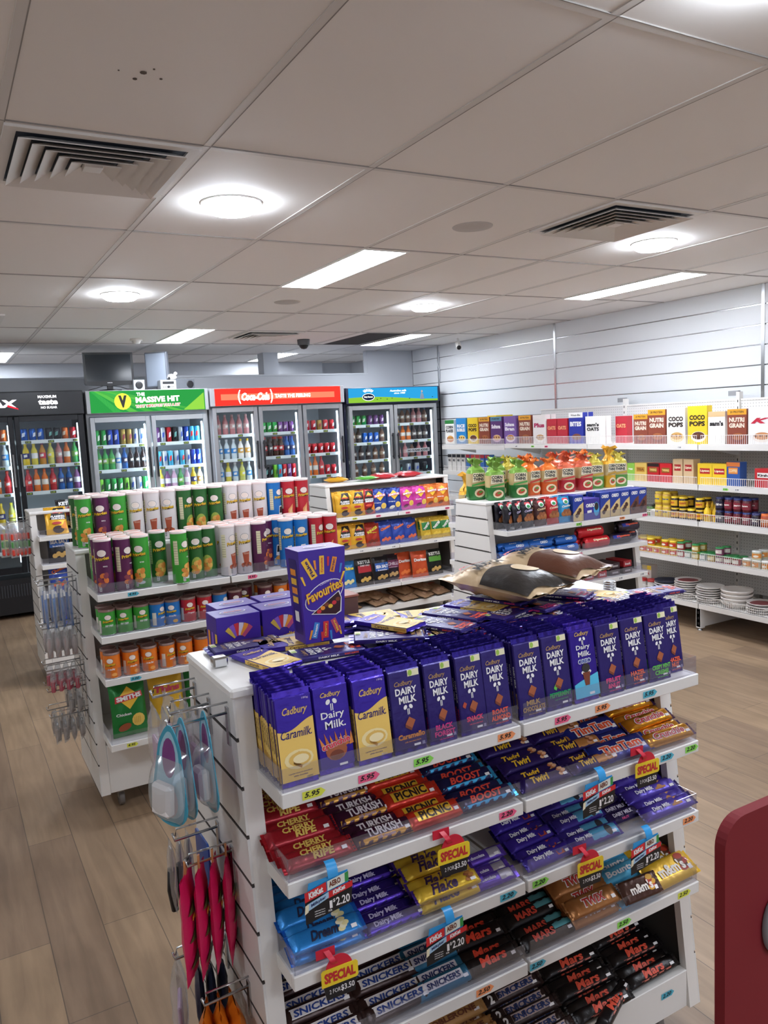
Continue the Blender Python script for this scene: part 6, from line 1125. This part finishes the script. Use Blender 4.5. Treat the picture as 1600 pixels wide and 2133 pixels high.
def sign4(m, w, a, b):
    S_ = front(0); m.rect(S_, .03, a + .01, w - .03, b - .008, E('2E9ED8', 1.0)); n = 14
    for i in range(n):
        u0 = .03 + (w - .06) * i / n; u1 = .03 + (w - .06) * (i + 1) / n; f = lambda u: a + .055 + .022 * math.sin(u * 3.2 + .6); m.poly(S_, [(u0, a + .01), (u1, a + .01), (u1, f(u1)), (u0, f(u0))], E('8ABF3A', 1.0), .0008)
    WE = E('F4F6F0', 1.4); m.ell(S_, .30, (a + b) / 2 - .02, .085, .045, WE, .0012, 18); m.ell(S_, .30, (a + b) / 2 - .02, .078, .038, E('1E2A4A', .6), .0018, 18); m.text(S_, 'Dairy Farmers', .30, (a + b) / 2 - .02, .12, .028, WE, .0025, .1, .04)
    for i in range(7): an = -1.0 + i / 3; m.ell(S_, .30 + .065 * math.sin(an), (a + b) / 2 + .030 + .035 * math.cos(an), .008, .022, WE, .0014, 8, -an)
    m.text(S_, 'Australian milk', .72, b - .045, .24, .024, WE, .0014, .2, .03); m.text(S_, 'since 1900', .74, b - .075, .16, .022, WE, .0014, .2, .03)
    for i, x in enumerate((.42, .47, .56, .63, .88, 1.22)): m.ell(S_, x, a + .045 + .01 * (i % 2), .010, .005, mat('1A1A1A', .5), .002, 8)
    m.poly(S_, [(1.03, a + .03), (1.10, a + .03), (1.085, a + .09), (1.06, a + .12), (1.045, a + .09)], mat('7A8A9A', .5), .002)
    m.ell(S_, 1.065, a + .128, .012, .014, mat('C8A088', .5), .0022, 10)
fridge('black drinks fridge at the left edge with white slogan lettering', .015, 1.335, 2.225, (1.99, 2.225), '1A1B1F', '1C1D22', [(.04, .672), (.685, 1.315)], (.45, 1.985), (1.745, 1.500, 1.235, .92, .66), sign1, FRIDGE_E * .55)
fridge('silver drinks fridge under the bright green sign', 1.36, 2.625, 2.215, (1.985, 2.215), 'A8ACB0', 'A6AAAE', [(1.385, 1.985), (2.0, 2.60)], (.45, 1.945), (1.655, 1.400, 1.145, .88), sign2, FRIDGE_E * 3.)
fridge('wide silver three-door fridge under the glowing red sign', 2.645, 4.275, 2.21, (2.015, 2.21), 'A4A6AA', '9C9EA2', [(2.665, 3.185), (3.2, 3.725), (3.74, 4.255)], (.45, 2.0), (1.70, 1.425, 1.165, .88), sign3, FRIDGE_E * .75)
fridge('navy dairy fridge under the blue and green meadow sign', 4.30, 5.63, 2.18, (1.99, 2.18), '1E2440', '9A9C9E', [(4.34, 4.95), (4.965, 5.59)], (.45, 1.965), (1.73, 1.515, 1.30, 1.10, .88), sign4, FRIDGE_E * .45)
YF = 8.64
stock(.08, .63, YF, 1.235, 'qorange qpink qpink qred qorange qred', 'on the third shelf of the black fridge left door'); stock(.08, .63, YF, 1.500, 'qblue qclear qyel qorange qtea qclear', 'on the second shelf of the black fridge left door'); stock(.08, .63, YF, 1.745, 'kpepsi kpepsi kred kred korange korange', 'on the top shelf of the black fridge left door')
stock(.08, .64, YF, .92, 'qyel qlemon qyel qlemon qyel qlemon', 'on the fourth shelf of the black fridge left door'); stock(.08, .64, YF, .66, 'qclear qlemon qyel2 qclear qlemon qtea', 'on the lowest shelf of the black fridge left door')
stock(.735, 1.27, YF, 1.745, 'kpepsi kpepsi kpepsi kdark kdark korange kred', 'on the top shelf of the black fridge right door'); stock(.735, 1.27, YF, 1.500, 'qyel qyel2 qtea qlemon qpink qorange qgreen', 'on the second shelf of the black fridge right door'); stock(.735, 1.27, YF, 1.235, 'qred qorange qorange qred qblue qblue qpurple', 'on the third shelf of the black fridge right door')
stock(1.43, 1.95, YF, 1.655, 'kgreen kgreen kblue kblue kgold kgold ksilver ksilver', 'on the top shelf left of the green-sign fridge', 2, '_t'); stock(1.43, 1.95, YF, 1.400, 'qgreen qgreen qgreen qclear qblue qcolab qcolab qcolab', 'on the second shelf left of the green-sign fridge', 1); stock(1.43, 1.95, YF, 1.145, 'klime kgreen kgreen kgreen klime ksilver ksilver kgreen', 'on the third shelf left of the green-sign fridge', 2, '_t')
stock(2.05, 2.55, YF, 1.655, 'kpurple ksilver kred kdark ksilver kblue kcyan kcyan', 'on the top shelf right of the green-sign fridge', 2, '_t'); stock(2.05, 2.55, YF, 1.400, 'kcyan ksilver kcyan ksilver kcyan ksilver kblue kblue', 'on the second shelf right of the green-sign fridge', 2, '_t'); stock(2.05, 2.55, YF, 1.145, 'qyel2 qpurple qvit qgreen qvit qyel qmilk', 'on the third shelf right of the green-sign fridge')
stock(2.72, 3.13, YF, 1.700, 'qpink qpink qpink qpink qpink', 'on the top shelf, left door of red-sign fridge'); stock(2.72, 3.13, YF, 1.425, 'qclear qclear qclear qmilk qmilk', 'on second shelf, left door of red-sign fridge'); stock(2.72, 3.13, YF, 1.165, 'qclear qyel2 qclear qlemon qclear', 'on the third shelf, left door of red-sign fridge')
stock(3.26, 3.67, YF, 1.700, 'kgreen kgreen kgreen kpurple kpurple kpurple', 'on the top shelf, middle door of red-sign fridge', 2); stock(3.26, 3.67, YF, 1.425, 'qcola qcolab qcola qcola qblue qblue', 'on the second shelf, middle door of red-sign fridge', 2); stock(3.26, 3.67, YF, 1.165, 'kdark kdark klime kcyan kred kpurple kred', 'on the third shelf, middle door of red-sign fridge', 2, '_t')
stock(3.80, 4.20, YF, 1.700, 'kred kred kgold kred kred', 'on the top shelf, right door of red-sign fridge'); stock(3.80, 4.20, YF, 1.425, 'kred kred kred kred kred', 'on the second shelf, right door of red-sign fridge', 2); stock(3.80, 4.20, YF, 1.165, 'qorange qorange qred kred kred', 'on the third shelf, right door of red-sign fridge')
for z, a, b, h_ in ((1.73, 'kgreen kgreen kgreen kpurple kpurple kpurple', 'qchoc qchoc qchoc qpink qpink qchoc', 't'), (1.515, 'qchoc qdark kpepsi kpepsi kpepsi qchoc', 'qtea qorange qorange qdark qdark qdark', 'm'), (1.30, 'qdark qdark qdark qchoc qchoc', 'qpink qpink qchoc qpink qpink', 'n'), (1.10, 'qchoc qchoc qchoc qchoc', 'kdark ksilver ksilver kdark', 'b')):
    nm = {'t': 'top', 'm': 'second', 'n': 'third', 'b': 'lowest visible'}[h_]
    for q, x0, x1, d in ((a, 4.40, 4.89, 'left'), (b, 5.03, 5.53, 'right')):
        n0 = len(bpy.data.objects); stock(x0, x1, YF, z, q, 'on the %s shelf, %s door of the dairy fridge' % (nm, d))
for o in list(bpy.data.objects):
    if o.get('category') == 'drink bottle' and 'dairy fridge' in o['label']: o.scale = (1, 1, .82)
ns = MB(); ns.box(0, 0, 0, .34, .001, .045, mat('B8BCC0', .4)); ns.text(front(0), 'NO SUGAR ADDED', .17, .022, .31, .028, BLACK, .001, 0, .04)
tag(obj('door_sticker', ns, None, (5.13, 8.5175, 1.365)), 'no sugar added sticker strip on the dairy fridge door', 'sticker')
# things on top of the fridges
def monitor(label, loc, rz, w, h, lit='1A2228'):
    t = thing('monitor', label, 'monitor', loc, (0, 0, rz)); BZ = mat('16171A', .25)
    b = MB(); b.prism([(-w / 2, .075), (-w / 2 + .01, .06), (0, .045), (w / 2 - .01, .06), (w / 2, .075), (w / 2, h + .06), (-w / 2, h + .06)], 'y', -.005, .045, BZ); obj('housing', b, t)
    obj('screen', MB().box(-w / 2 + .025, -.0065, .10, w / 2 - .025, -.005, h + .038, mat(lit, .12)), t)
    obj('stand', MB().box(-.03, .01, .012, .03, .04, .10, BZ, .004).lathe([(.12, 0), (.12, .008), (.04, .016)], BZ, 20, 0, .02, 1, .7), t); obj('badge', MB().text(front(-.0055), 'SAMSUNG', 0, .082, .05, .008, WT, .0), t)
monitor('black flat monitor standing above the gap between the left fridges', (1.655, 8.72, 2.2265), -.06, .50, .335)
t = thing('monitor', 'second monitor turned sideways beside the small stereo', 'monitor', (2.16, 8.74, 2.216), (0, 0, -.75)); obj('housing', MB().box(-.13, -.02, .03, .13, .03, .41, mat('5A5E66', .3), .006), t); obj('screen', MB().box(-.115, -.0225, .05, .115, -.0205, .395, mat('8A93A0', .12)), t); obj('stand', MB().box(-.06, -.03, 0, .06, .05, .012, BLACK).box(-.02, 0, .01, .02, .03, .035, BLACK), t)
for x, l, c_ in ((1.94, 'silver speaker left of the stereo', 0), (2.43, 'grey speaker right of the stereo', 1)):
    t = thing('loudspeaker', l, 'speaker', (x, 8.66, 2.2155), (0, 0, .1)); w_ = .06 if not c_ else .11
    obj('cabinet', MB().box(-w_, 0, 0, w_, .15, .115, mat('A8AAAC' if not c_ else '5A5E64', .4), .003), t); obj('cone', MB().lathe([(.040, 0), (.036, .004), (.012, -.006), (0.001, -.002)], BLACK, 20), t, (0 if not c_ else .06, -.001, .058), (PI / 2, 0, 0))
t = thing('mini_stereo', 'small silver stereo between the two speakers', 'stereo', (2.235, 8.60, 2.2155)); obj('body', MB().box(-.085, 0, 0, .085, .16, .105, mat('A6A8AA', .35), .003), t); obj('display', MB().box(-.06, -.002, .062, .06, 0, .088, BLACK), t)
k = MB()
for i in range(7): k.lathe([(.004, 0), (.004, .004), (0.001, .004)], BLACK, 8, -.054 + .018 * i, 0)
obj('buttons', k, t, (0, 0, .03), (PI / 2, 0, 0)); obj('dial', MB().lathe([(.012, 0), (.012, .010), (0.001, .010)], BLACK, 14), t, (0, 0, .032), (PI / 2, 0, 0))
m = MB(); m.lathe([(0.001, 0), (.03, .008), (.04, .03), (.028, .055), (0.001, .066)], mat('E4E4E4', .8), 12, 0, 0, 1.5, 1); m.lathe([(0.001, .05), (.018, .058), (.02, .075), (0.001, .09)], mat('E4E4E4', .8), 10, .045, 0); m.lathe([(0.001, .0), (.012, .01), (.01, .03), (0.001, .034)], BLACK, 8, -.035, -.035)
tag(obj('crumpled_cloth', m, None, (2.29, 8.66, 2.3215)), 'small white and black bundle on top of the stereo', 'cloth')
tag(obj('power_cable', MB().tube([(1.42, 8.64, 2.231), (1.50, 8.62, 2.250), (1.58, 8.66, 2.275), (1.65, 8.74, 2.28), (1.74, 8.66, 2.262), (1.80, 8.60, 2.235), (1.86, 8.62, 2.231)], .004, BLACK, 6)), 'black cable looping under the flat monitor', 'cable')
tag(obj('wall_cable', MB().tube([(5.735, 8.62, 2.62), (5.735, 8.63, 2.5), (5.73, 8.64, 2.46), (5.735, 8.62, 2.40), (5.735, 8.63, 2.22)], .008, mat('B8BCC2', .5), 6)), 'short cable running down the wall corner by the dairy fridge', 'cable')
# red counter panel by the camera
t = thing('red_panel', 'dark red rounded panel at the lower right edge, close to the camera', 'panel', (1.052, .80, 0))
P = [(0, .60), (.30, .60), (.30, 1.105)] + [(.05 + 0 * i, 1.105) for i in range(1)] + [(.05 - .05 * math.sin(PI / 2 * i / 8), 1.055 + .05 * math.cos(PI / 2 * i / 8)) for i in range(1, 9)]
obj('board', MB().prism(P, 'y', 0, .02, mat('7A0C1A', .7)), t); obj('post', MB().box(.10, .0, 0, .16, .02, .60, BLACK), t); obj('grey_knob', MB().lathe([(.032, 0), (.034, .006), (.03, .014), (0.001, .016)], GREY, 24, 0, 0, 1, 1.6), t, (.127, -.001, .885), (PI / 2, 0, 0))
obj('foot', MB().box(.0, -.08, 0, .26, .10, .02, BLACK, .003), t)
# end-of-shelf chrome hooks at the right of the nearest gondola
t = hook(1.762, 1.60, 1.155, .0, 'chrome hook poking out past the right end of the nearest gondola', False)
bpy.data.objects.remove(t.children[1]); obj('prong', MB().tube([(0, 0, 0), (.035, 0, .004), (.045, 0, .018)], .005, CHROME, 8), t); t.location.x = 1.7345
